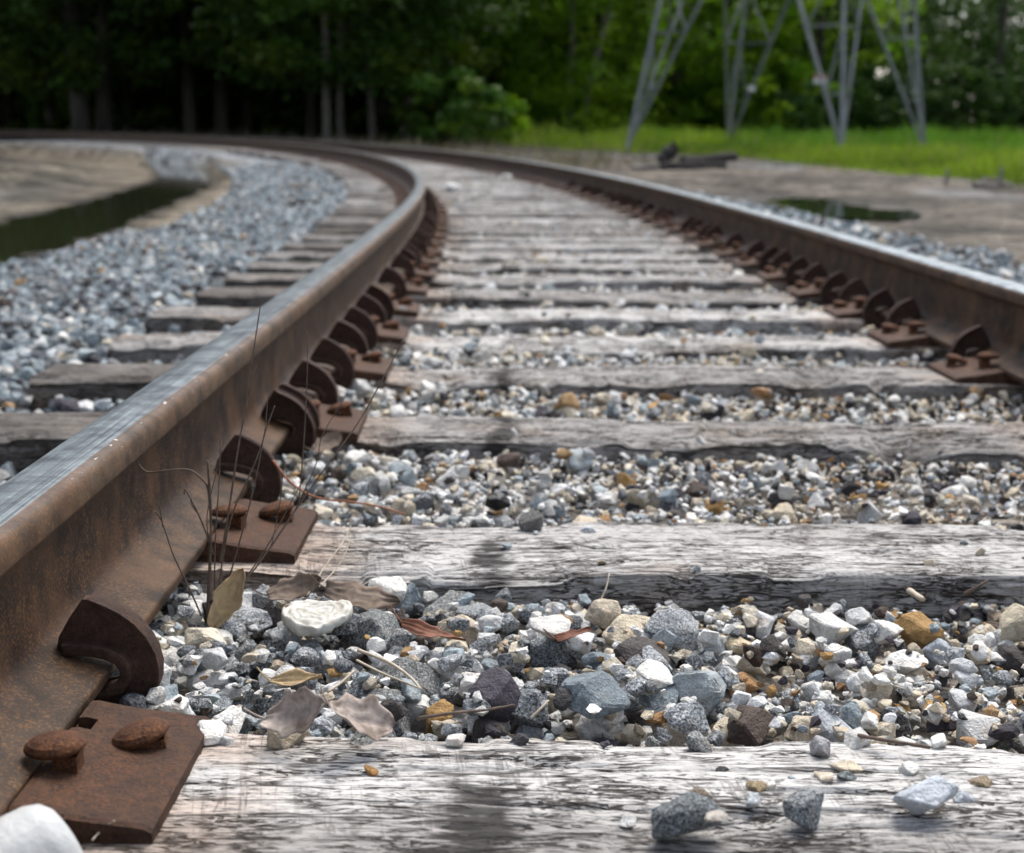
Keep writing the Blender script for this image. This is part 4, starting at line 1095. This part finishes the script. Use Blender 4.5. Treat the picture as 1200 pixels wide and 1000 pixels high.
W3 = [([at3(360, 698, .0), S3(380, 665, 1.53), S3(400, 638, 1.57), S3(411, 618, 1.60)], .0010, .0007), ([at3(374, 688, .0), S3(395, 665, 1.55), S3(408, 640, 1.58), S3(411, 616, 1.60)], .0009, .0006)]
stem_thing('straw_stem', W3, M['straw'], 'pale bent straw stem leaning on the near face of the second tie', 'straw')
W4 = [([S3(320, 540, 1.86), S3(340, 565, 1.84), S3(370, 583, 1.81), S3(410, 588, 1.80), S3(445, 594, 1.79), S3(474, 603, 1.77)], .0019, .0013)]
stem_thing('red_stem', W4, M['redstem'], 'orange-brown stem arching over the stones to the second tie', 'stem')
TW = [([at3(420, 762, .022), at3(455, 776, .020), at3(480, 793, .018), at3(493, 808, .016)], .0018, .0011, 'grey forked twig lying over the large speckled stones', 'straw'),
      ([at3(490, 842, .012), at3(530, 836, .018), at3(570, 832, .016), at3(603, 826, .016)], .0018, .0008, 'thin dark twig lying on the stones behind the front tie', 'twig'),
      ([at3(384, 811, .018), at3(400, 800, .02), at3(415, 786, .024)], .0014, .0009, 'short pale twig sticking out of the grey leaves', 'straw'),
      ([at3(1005, 862, .012), at3(1040, 868, .012), at3(1090, 876, .010)], .0020, .0014, 'dark splinter lying along the far edge of the front tie', 'twig'),
      ([at3(1130, 696, .0), at3(1145, 688, .01), at3(1158, 680, .016)], .0022, .0014, 'wood splinter leaning on the right part of the second tie', 'twig'),
      ([at3(700, 712, -.01), at3(710, 690, .008), at3(714, 672, .02)], .0012, .0006, 'pale grass stalk leaning on the near face of the second tie', 'straw'),
      ([at3(1065, 692, -.005), at3(1082, 703, -.005)], .0035, .003, 'short straight piece of tan wood by the second tie', 'straw'),
      ([at3(622, 842, .008), at3(632, 832, .014), at3(643, 821, .018)], .0013, .0009, 'tiny pale straw on the stones behind the front tie', 'straw'),
      ([at3(108, 985, .004), at3(120, 972, .008), at3(134, 962, .016)], .0011, .0006, 'short straw at the near edge of the front tie plate', 'straw'),
      ([S3(566, 601, 1.79), S3(568, 590, 1.8), S3(576, 566, 1.81)], .001, .0006, 'pale stalk standing by the lump of coal', 'straw')]
for pts, r0, r1, lab, mt in TW:
    base = Vector(pts[0]); bm = bmesh.new(); tube(bm, [p - base for p in spline(pts, 5)], r0, r1, 6, .15, rnd)
    o = bm_obj('twig', bm, M[mt], None, True); o.location = base; tag(o, lab, 'twig', 'twigs and straws on the stones')
    if lab.startswith('grey forked'):
        bm = bmesh.new(); tube(bm, [p - base for p in spline([at3(418, 774, .020), at3(450, 790, .018), at3(490, 806, .017)], 5)], .0014, .0009, 6, .15, rnd); bm_obj('side_shoot', bm, M[mt], o, True)
print('litter', round(time.time() - T0, 1))

# ------------------------------------------------------------------ far: tower, timbers, stakes
def bar(bm, a, b, w_, t=None):
    a, b = Vector(a), Vector(b); d = (b - a).normalized(); up = Vector((0, 0, 1)) if abs(d.z) < .95 else Vector((1, 0, 0))
    x = d.cross(up).normalized(); y = d.cross(x); t = t or w_ * .18
    # an angle section: two thin flanges
    for (u, v) in ((x, y), (y, x)):
        c = [(0, 0), (w_, 0), (w_, t), (0, t)]
        A = [bm.verts.new(a + u * (p - w_ / 2) + v * (q - w_ / 2)) for p, q in c]; B = [bm.verts.new(b + u * (p - w_ / 2) + v * (q - w_ / 2)) for p, q in c]
        bm.faces.new(A); bm.faces.new(B[::-1])
        for i in range(4): bm.faces.new([A[i], B[i], B[(i + 1) % 4], A[(i + 1) % 4]])
def gz(x, y): return float(ground_at([x], [y])[0][0])
def tower():
    cx, cy = 7.56, 40.5; zb = gz(cx, cy) - .25; root = empty('transmission_tower', (cx, cy, zb))
    r_ = 4.42; al = math.atan2(.82, 4.5); Hh = 23.5
    cor = [Vector((r_ * math.cos(al + q * math.pi / 2), r_ * math.sin(al + q * math.pi / 2), 0)) for q in range(4)]
    ap = Vector((.75, 0, Hh))
    def leg(q, z): return cor[q] + (ap + (cor[q] * .06) - cor[q]) * (z / Hh)
    for q in range(4):
        bm = bmesh.new(); bar(bm, leg(q, 0), leg(q, 16), .125, .018); bm_obj('leg', bm, M['galv'], root)
        bm = bmesh.new(); c = cor[q]; bmesh.ops.create_cone(bm, segments=20, radius1=.36, radius2=.33, depth=.5, cap_ends=True, matrix=Matrix.Translation(c + Vector((0, 0, .02)))); bm_obj('footing', bm, M['oldwood'], root)
    ZK = 7.2
    for q in range(4):
        n = (q + 1) % 4
        mid = (leg(q, ZK) + leg(n, ZK)) / 2
        for a in (q, n):
            f0 = leg(a, .35)
            def dg(t): return f0 + (mid - f0) * t
            bm = bmesh.new(); bar(bm, f0, mid, .078, .012); bm_obj('brace', bm, M['galv'], root)
            for i, (zl, t) in enumerate(((1.7, None), (3.4, None), (5.0, None))):
                t = (zl - .35) / (ZK - .35)
                bm = bmesh.new(); bar(bm, leg(a, zl), dg(t), .05, .009); bm_obj('strut', bm, M['galv'], root)
                if i < 2:
                    zz = (3.4, 5.0)[i]
                    bm = bmesh.new(); bar(bm, leg(a, zz), dg(t), .045, .009); bm_obj('strut', bm, M['galv'], root)
        bm = bmesh.new(); bar(bm, leg(q, ZK), leg(n, ZK), .14, .02); bm_obj('girt', bm, M['galv'], root)
        for (za, zb_) in ((ZK, 11), (11, 14), (14, 16)):
            for (a, b) in ((q, n), (n, q)):
                bm = bmesh.new(); bar(bm, leg(a, za), leg(b, zb_), .11, .015); bm_obj('brace', bm, M['galv'], root)
    tag(root, 'grey galvanised lattice tower with four splayed legs standing in the grass', 'tower')
    for px, py, Y, lab, two in ((961, 93, 38.2, 'small red and white sign on the leg brace of the lattice tower', True), (1073, 107, 41.3, 'small white plate on the outermost tower leg', False), (881, 104, 40.2, 'small grey tag on the brace of the farthest tower leg', False)):
        P = S3(px, py, Y); bm = bmesh.new(); w_ = .17 if two else .10
        bmesh.ops.create_cube(bm, size=1, matrix=Matrix.Diagonal((w_ * 2, .02, w_ * 1.3, 1)))
        bmesh.ops.bevel(bm, geom=bm.edges[:], offset=.006, segments=2, affect='EDGES')
        o = bm_obj('tower_sign', bm, M['signw']); o.location = P
        if two:
            bm = bmesh.new(); bmesh.ops.create_cube(bm, size=1, matrix=Matrix.Translation((0, -.014, w_ * .36)) @ Matrix.Diagonal((w_ * 1.9, .01, w_ * .42, 1))); bm_obj('red_band', bm, M['signr'], o)
        tag(o, lab, 'sign', 'plates on the tower')
tower()
def timber(px0, py0, px1, py1, Y, rad, mat, label, dy=.3, name='old_timber', lift=0.0):
    a = Vector(S3(px0, py0, Y)); b = Vector(S3(px1, py1, Y + dy))
    za, zb_ = gz(a.x, a.y) + rad * .7 + lift, gz(b.x, b.y) + rad * .7 + lift
    a.z = max(za, a.z if lift else za); b.z = zb_ if not lift else max(zb_, b.z)
    bm = bmesh.new(); n = 9; pts = [(b - a) * (i / (n - 1)) + Vector((rnd.uniform(-.1, .1) * rad, rnd.uniform(-.1, .1) * rad, rnd.uniform(-.2, .2) * rad)) for i in range(n)]
    tube(bm, pts, rad, rad * .8, 7, .18, rnd); o = bm_obj(name, bm, M[mat]); o.location = a
    tag(o, label, 'timber', 'timbers lying by the track'); return o
timber(800, 192, 862, 184, 25.5, .10, 'charred', 'long dark timber lying at the edge of the grass, the upper one', .8, lift=.05)
timber(775, 194, 850, 193, 24.6, .085, 'charred', 'dark timber lying flat below the long one at the edge of the grass', .3)
timber(740, 192, 800, 194, 24.8, .06, 'oldwood', 'thin grey board beside the charred timbers', .2)
o = timber(776, 190, 792, 172, 25, .13, 'charred', 'black charred stump sticking up beside the timbers', .1, 'charred_stump', lift=.02)
timber(333, 232, 371, 226, 11.6, .030, 'charred', 'short black piece of wood on the grey ballast left of the track', .05, 'wood_piece', lift=0)
timber(338, 210, 360, 208, 14.5, .05, 'oldwood', 'small brown piece of wood farther up the grey ballast slope', .05, 'wood_piece')
timber(30, 148, 56, 150, 49, .14, 'bark_pale', 'pale fallen log beyond the track at the dark forest edge', .3, 'fallen_log')
timber(335, 163, 410, 164, 36, .07, 'oldwood', 'grey dead branch along the outside of the far bend', 1, 'fallen_branch')
timber(1140, 214, 1185, 215, 18.6, .05, 'oldwood', 'bleached driftwood at the grass edge beside the wooden stake', .1, 'fallen_branch')
timber(1150, 210, 1175, 212, 18.7, .035, 'bark_pale', 'short white stick on top of the bleached driftwood', .1, 'fallen_branch', lift=.06)
for px, Y, h_, lab in ((1172, 18.4, .24, 'short pale wooden stake beside the driftwood at the grass edge'), (1109, 19.3, .17, 'weathered low stake standing alone at the grass edge')):
    P = S3(px, 215, Y); g = gz(P[0], P[1]); bm = bmesh.new()
    bmesh.ops.create_cone(bm, segments=7, radius1=.03, radius2=.022, depth=h_ + .1, cap_ends=True); o = bm_obj('wooden_stake', bm, M['oldwood']); o.location = (P[0], P[1], g + h_ / 2 - .03)
    o.rotation_euler = (.05, .06, 0); tag(o, lab, 'stake', 'stakes at the grass edge')

# ------------------------------------------------------------------ grass, brush, shrubs, trees
def leaf_quads(P, size, cols, rg, flat=.5, aspect=.6):
    n = len(P); nrm = rg.normal(size=(n, 3)); nrm[:, 2] = np.abs(nrm[:, 2]) + flat; nrm /= np.linalg.norm(nrm, axis=1)[:, None]
    t = rg.normal(size=(n, 3)); t -= (t * nrm).sum(1)[:, None] * nrm; t /= np.linalg.norm(t, axis=1)[:, None]; b = np.cross(nrm, t)
    s_ = (size * rg.uniform(.6, 1.35, n))[:, None]
    V = np.stack([P - t * s_, P + b * s_ * aspect, P + t * s_, P - b * s_ * aspect], 1).reshape(-1, 3)
    F_ = np.arange(n * 4).reshape(-1, 4)
    return V, F_, np.repeat(cols, 4, 0)
def crown_mesh(name, seed, clumps, per, size, pal, zlo, zhi, rad, shape=1.0):
    rg = np.random.default_rng(seed); P = []; Cc = []
    for c in range(clumps):
        t = rg.random(); z = zlo + (zhi - zlo) * t
        rr_ = rad * (math.sin(math.pi * min(.97, .12 + .85 * t)) ** shape) * (.35 + .65 * math.sqrt(rg.random())); a = rg.uniform(0, 6.283)
        ctr = np.array([rr_ * math.cos(a), rr_ * math.sin(a), z]); cr = rad * rg.uniform(.16, .30)
        q = rg.normal(size=(per, 3)); q /= np.linalg.norm(q, axis=1)[:, None]; q *= cr * (rg.random(per) ** .4)[:, None] * np.array([1, 1, .62])
        P.append(ctr + q); base = np.array(pal[rg.integers(len(pal))]) * rg.uniform(.75, 1.25)
        Cc.append(base * rg.uniform(.75, 1.3, (per, 1)))
    P = np.concatenate(P); Cc = np.concatenate(Cc)
    V, F_, C = leaf_quads(P, size, Cc, rg)
    me = np_mesh(name, V, F_, 4, {'col': C}, False); me.materials.append(M['leaf_bright' if pal is LIME_LIT else 'leaf']); return me
LIME_LIT = [(0.17, 0.29, 0.016), (0.22, 0.32, 0.018), (0.13, 0.24, 0.014), (0.08, 0.15, 0.012)]  # yellow-greens of the open side, lightened in colour for the light coming through
DARK_SHADE = [(0.036, 0.074, 0.010), (0.046, 0.088, 0.010), (0.028, 0.058, 0.010), (0.07, 0.10, 0.010)]  # left forest greens painted dark to stand in for its deep shade
MIDG = [(0.05, 0.10, 0.018), (0.065, 0.12, 0.02), (0.035, 0.075, 0.016)]
BUSHG = [(0.045, 0.11, 0.014), (0.06, 0.135, 0.016), (0.11, 0.18, 0.02), (0.035, 0.085, 0.014)]
CR = {'lime': [crown_mesh('crown', 40 + i, 90, 75, .13, LIME_LIT, .4, 10, 3.6, .55) for i in range(3)],
      'dark': [crown_mesh('crown', 60 + i, 110, 75, .15, DARK_SHADE, 2.0, 13, 4.2, .5) for i in range(3)],
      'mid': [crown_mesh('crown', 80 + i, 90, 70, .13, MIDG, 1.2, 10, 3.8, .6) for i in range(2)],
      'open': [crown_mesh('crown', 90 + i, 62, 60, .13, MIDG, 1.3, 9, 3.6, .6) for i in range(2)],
      'shrub': [crown_mesh('crown', 100 + i, 46, 80, .085, LIME_LIT if i == 0 else DARK_SHADE if i == 1 else MIDG if i == 2 else BUSHG, .15, 2.1, 1.5, .4) for i in range(4)]}
def trunk_mesh(seed, h, r0, lean=(0, 0), limbs=5, mat='bark'):
    r = random.Random(seed); bm = bmesh.new()
    ax = [Vector((lean[0] * t * h + .05 * math.sin(t * 5 + seed), lean[1] * t * h, h * t - .2)) for t in [i / 9 for i in range(10)]]
    tube(bm, ax, r0 * 1.15, r0 * .45, 9, .08, r)
    for q in range(limbs):
        i = r.randint(3, 8); a = r.uniform(0, 6.283); L = r.uniform(.8, 2.0); p = ax[i]
        tube(bm, spline([p, p + Vector((math.cos(a) * L * .5, math.sin(a) * L * .5, L * .25)), p + Vector((math.cos(a) * L, math.sin(a) * L, L * .7))], 3), r0 * .3, r0 * .1, 5, .1, r)
    me = bpy.data.meshes.new('trunk'); bmesh.ops.recalc_face_normals(bm, faces=bm.faces); bm.to_mesh(me); bm.free(); me.materials.append(M[mat])
    for p in me.polygons: p.use_smooth = True
    return me
TR = [trunk_mesh(i, 10, .16) for i in range(4)]
def tree(px, Y, kind, scale, label, trunk=None, name='forest_tree', grp='trees of the forest edge', crown=True, X=None, sz=1.0):
    P = S3(px, 150, Y); x = P[0] if X is None else X; root = empty(name, (x, Y, gz(x, Y) - .05), rnd.uniform(0, 6.28) if trunk is None else 0)
    t = bpy.data.objects.new('trunk', trunk or rnd.choice(TR)); link(t, root)
    if crown:
        c = bpy.data.objects.new('crown', rnd.choice(CR[kind])); link(c, root); c.scale = (scale, scale, scale * sz); c.rotation_euler = (0, 0, rnd.uniform(0, 6.28))
        if trunk is None: t.scale = (scale, scale, scale)
    return tag(root, label, 'tree' if 'tree' in name else 'bush', grp)
# trunks one can tell apart
def tr(px, Y, r0, lean, lab, kind, mat='bark', h=11, sc=1.0):
    return tree(px, Y, kind, sc, lab, trunk_mesh(int(px), h, r0, (lean / h, 0), 4, mat), 'forest_tree')
tr(97, 52, .30, -.4, 'thick dark trunk rising past the small gap of sky, leftmost big tree', 'dark', h=13)
tr(124, 53, .26, .3, 'dark trunk just beside the leftmost big tree', 'dark', h=13)
tr(222, 54, .24, .1, 'dark trunk deep in the shade between the pond and the bend', 'dark')
tr(258, 55, .26, .2, 'broad dark trunk in the shade above the far rails', 'dark')
tr(383, 47, .12, -.1, 'slim pale trunk with a light grey bark at the shaded forest edge', 'dark', 'bark_pale')
tr(400, 48, .10, .15, 'thin brownish trunk right beside the slim pale one', 'dark', 'bark_pale')
tr(436, 49, .10, -.2, 'thin pale trunk between the slim pair and the leaning grey tree', 'dark', 'bark_pale')
tr(472, 50, .17, 1.1, 'tall grey trunk leaning slightly beside the round bush', 'dark', 'bark_pale')
tr(666, 56, .10, .1, 'thin upright grey trunk at the back of the grass', 'lime', 'bark_pale')
tr(676, 55, .12, 2.4, 'slender grey trunk leaning right above the grass', 'lime', 'bark_pale')
tr(1165, 62, .16, .2, 'dark trunk under the open crown at the far right of the grass', 'open')
# forest behind
sh = 'dense dark leafy tree in the deep shade of the forest'
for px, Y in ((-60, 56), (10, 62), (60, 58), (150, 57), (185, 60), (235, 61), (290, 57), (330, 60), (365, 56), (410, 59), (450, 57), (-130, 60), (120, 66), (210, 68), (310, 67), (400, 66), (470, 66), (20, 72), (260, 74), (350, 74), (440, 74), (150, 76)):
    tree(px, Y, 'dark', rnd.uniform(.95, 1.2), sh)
lm = 'bright yellow-green leafy tree behind the grass left of the tower'
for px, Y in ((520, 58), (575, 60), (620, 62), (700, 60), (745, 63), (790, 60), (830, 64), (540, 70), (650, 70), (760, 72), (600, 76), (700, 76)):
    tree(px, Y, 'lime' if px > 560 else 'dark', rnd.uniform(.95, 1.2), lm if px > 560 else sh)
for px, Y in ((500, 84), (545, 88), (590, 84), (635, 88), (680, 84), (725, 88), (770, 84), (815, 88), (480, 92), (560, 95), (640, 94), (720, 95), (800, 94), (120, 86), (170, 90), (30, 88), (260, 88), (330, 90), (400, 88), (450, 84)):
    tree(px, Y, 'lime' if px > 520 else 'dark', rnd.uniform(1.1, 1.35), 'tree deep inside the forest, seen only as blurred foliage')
md_ = 'mid green leafy tree behind the lattice tower'
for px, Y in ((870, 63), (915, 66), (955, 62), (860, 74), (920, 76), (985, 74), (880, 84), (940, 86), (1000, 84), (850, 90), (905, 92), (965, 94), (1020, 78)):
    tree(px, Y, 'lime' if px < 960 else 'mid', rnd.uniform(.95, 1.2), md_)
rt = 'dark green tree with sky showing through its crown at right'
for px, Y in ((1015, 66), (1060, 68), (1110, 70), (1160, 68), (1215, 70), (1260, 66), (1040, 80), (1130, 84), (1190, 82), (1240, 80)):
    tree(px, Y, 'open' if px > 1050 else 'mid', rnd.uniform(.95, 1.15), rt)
tree(533, 45.5, 'shrub', 1.08, 'large round dark green bush at the forest edge beside the grass', trunk_mesh(5, 1.0, .05, (0, 0), 6), 'round_bush', 'bushes at the forest edge')
CRB = CR['shrub']; [c for c in bpy.data.objects['round_bush'].children if c.name.startswith('crown')][0].data = CRB[3]
for px, Y, i, sc, lab in ((505, 47, 1, .9, 'dark bush merging with the left side of the round bush'), (578, 49, 0, .8, 'light green bush right of the round bush')):
    o = tree(px, Y, 'shrub', sc, lab, trunk_mesh(int(px), .8, .04, (0, 0), 5), 'round_bush', 'bushes at the forest edge'); [c for c in o.children if c.name.startswith('crown')][0].data = CRB[i]
und = 'low dark bush in the shaded undergrowth of the forest'
for px in range(-80, 500, 34):
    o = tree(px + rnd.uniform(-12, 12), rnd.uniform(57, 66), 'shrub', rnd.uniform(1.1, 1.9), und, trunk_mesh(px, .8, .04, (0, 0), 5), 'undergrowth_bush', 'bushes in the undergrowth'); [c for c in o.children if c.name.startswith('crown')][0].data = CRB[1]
for px in range(-100, 520, 30):
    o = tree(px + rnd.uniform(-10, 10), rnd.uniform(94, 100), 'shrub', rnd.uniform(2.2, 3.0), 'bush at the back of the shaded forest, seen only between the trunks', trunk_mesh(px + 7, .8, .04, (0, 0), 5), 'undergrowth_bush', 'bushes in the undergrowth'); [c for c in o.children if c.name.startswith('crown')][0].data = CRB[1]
und2 = 'leafy green bush along the back of the grass'
for px in range(560, 1300, 42):
    o = tree(px + rnd.uniform(-12, 12), rnd.uniform(58, 66), 'shrub', rnd.uniform(1.0, 1.8), und2, trunk_mesh(px, .8, .04, (0, 0), 5), 'undergrowth_bush', 'bushes in the undergrowth'); [c for c in o.children if c.name.startswith('crown')][0].data = CRB[2 if px > 900 else 0]
print('trees', round(time.time() - T0, 1))

def grass():
    n = 100000
    Y = 9 + (66 - 9) * rng.random(n) ** 1.15; ge = np.interp(Y, GRASS_EDGE[:, 1], GRASS_EDGE[:, 0])
    X = ge + (Y * .40 + 4 - ge) * rng.random(n) ** .9 + rng.normal(0, .25, n)
    n1 = np.clip((fbm(X * .7, Y * .5, 4, 31) - .5) * 1.9 + .5, 0, 1)
    z, *_ = ground_at(X, Y)
    h = rng.uniform(.07, .24, n) * (0.35 + 1.5 * n1) * (1 + 1.3 * sstep(32, 50, Y)) * np.clip((X - ge) * .6 + .35, .25, 1)
    a = rng.uniform(0, 6.283, n); wd = .012 + .00075 * Y; l = h * rng.uniform(.1, .6, n); la = rng.uniform(0, 6.283, n)
    b0 = np.stack([X - np.cos(a) * wd, Y - np.sin(a) * wd, z - .02], -1); b1 = np.stack([X + np.cos(a) * wd, Y + np.sin(a) * wd, z - .02], -1)
    tp = np.stack([X + np.cos(la) * l, Y + np.sin(la) * l, z + h], -1)
    V = np.stack([b0, b1, tp], 1).reshape(-1, 3)
    yel = np.clip(1.2 - (X - ge) / 5 + (n1 - .5) * 1.5, 0, 1)[:, None]
    c = (np.array([0.095, 0.19, 0.02]) * (1 - yel) + np.array([0.165, 0.225, 0.022]) * yel) * rng.uniform(.7, 1.3, (n, 1)) * (.62 + .75 * n1[:, None])
    dry = rng.random(n) < .06; c[dry] = (0.25, 0.22, 0.10)
    me = np_mesh('grass', V, np.arange(n * 3).reshape(-1, 3), 3, {'col': np.repeat(c, 3, 0)}, False)
    tag(mesh_obj('grass', me, M['grass']), 'meadow grass in a bright green strip below the tower', 'grass', kind='stuff')
    # dead brush along the outside of the far bend
    n = 2600
    s = rng.uniform(24, 60, n); d = 2.6 + 3.5 * rng.random(n); p, _ = track(s, d); z, *_ = ground_at(p[:, 0], p[:, 1])
    VV = []
    h = rng.uniform(.08, .5, n) * (.4 + fbm(p[:, 0] * .8, p[:, 1] * .8, 2, 6)); dx = rng.normal(0, .25, (n, 2))
    r_ = .012
    for q in (-1, 1): VV.append(np.stack([p[:, 0] + q * r_, p[:, 1], z - .02], -1))
    VV.append(np.stack([p[:, 0] + dx[:, 0], p[:, 1] + dx[:, 1], z + h], -1))
    V = np.stack(VV, 1).reshape(-1, 3)
    me = np_mesh('dead_brush', V, np.arange(n * 3).reshape(-1, 3), 3, {'col': np.repeat(np.array([[0.15, 0.125, 0.105]]) * rng.uniform(.6, 1.4, (n, 1)), 3, 0)}, False)
    tag(mesh_obj('dead_brush', me, M['grass']), 'grey dead brush and stalks along the outside of the far bend', 'brush', kind='stuff')
grass()
print('done', round(time.time() - T0, 1))
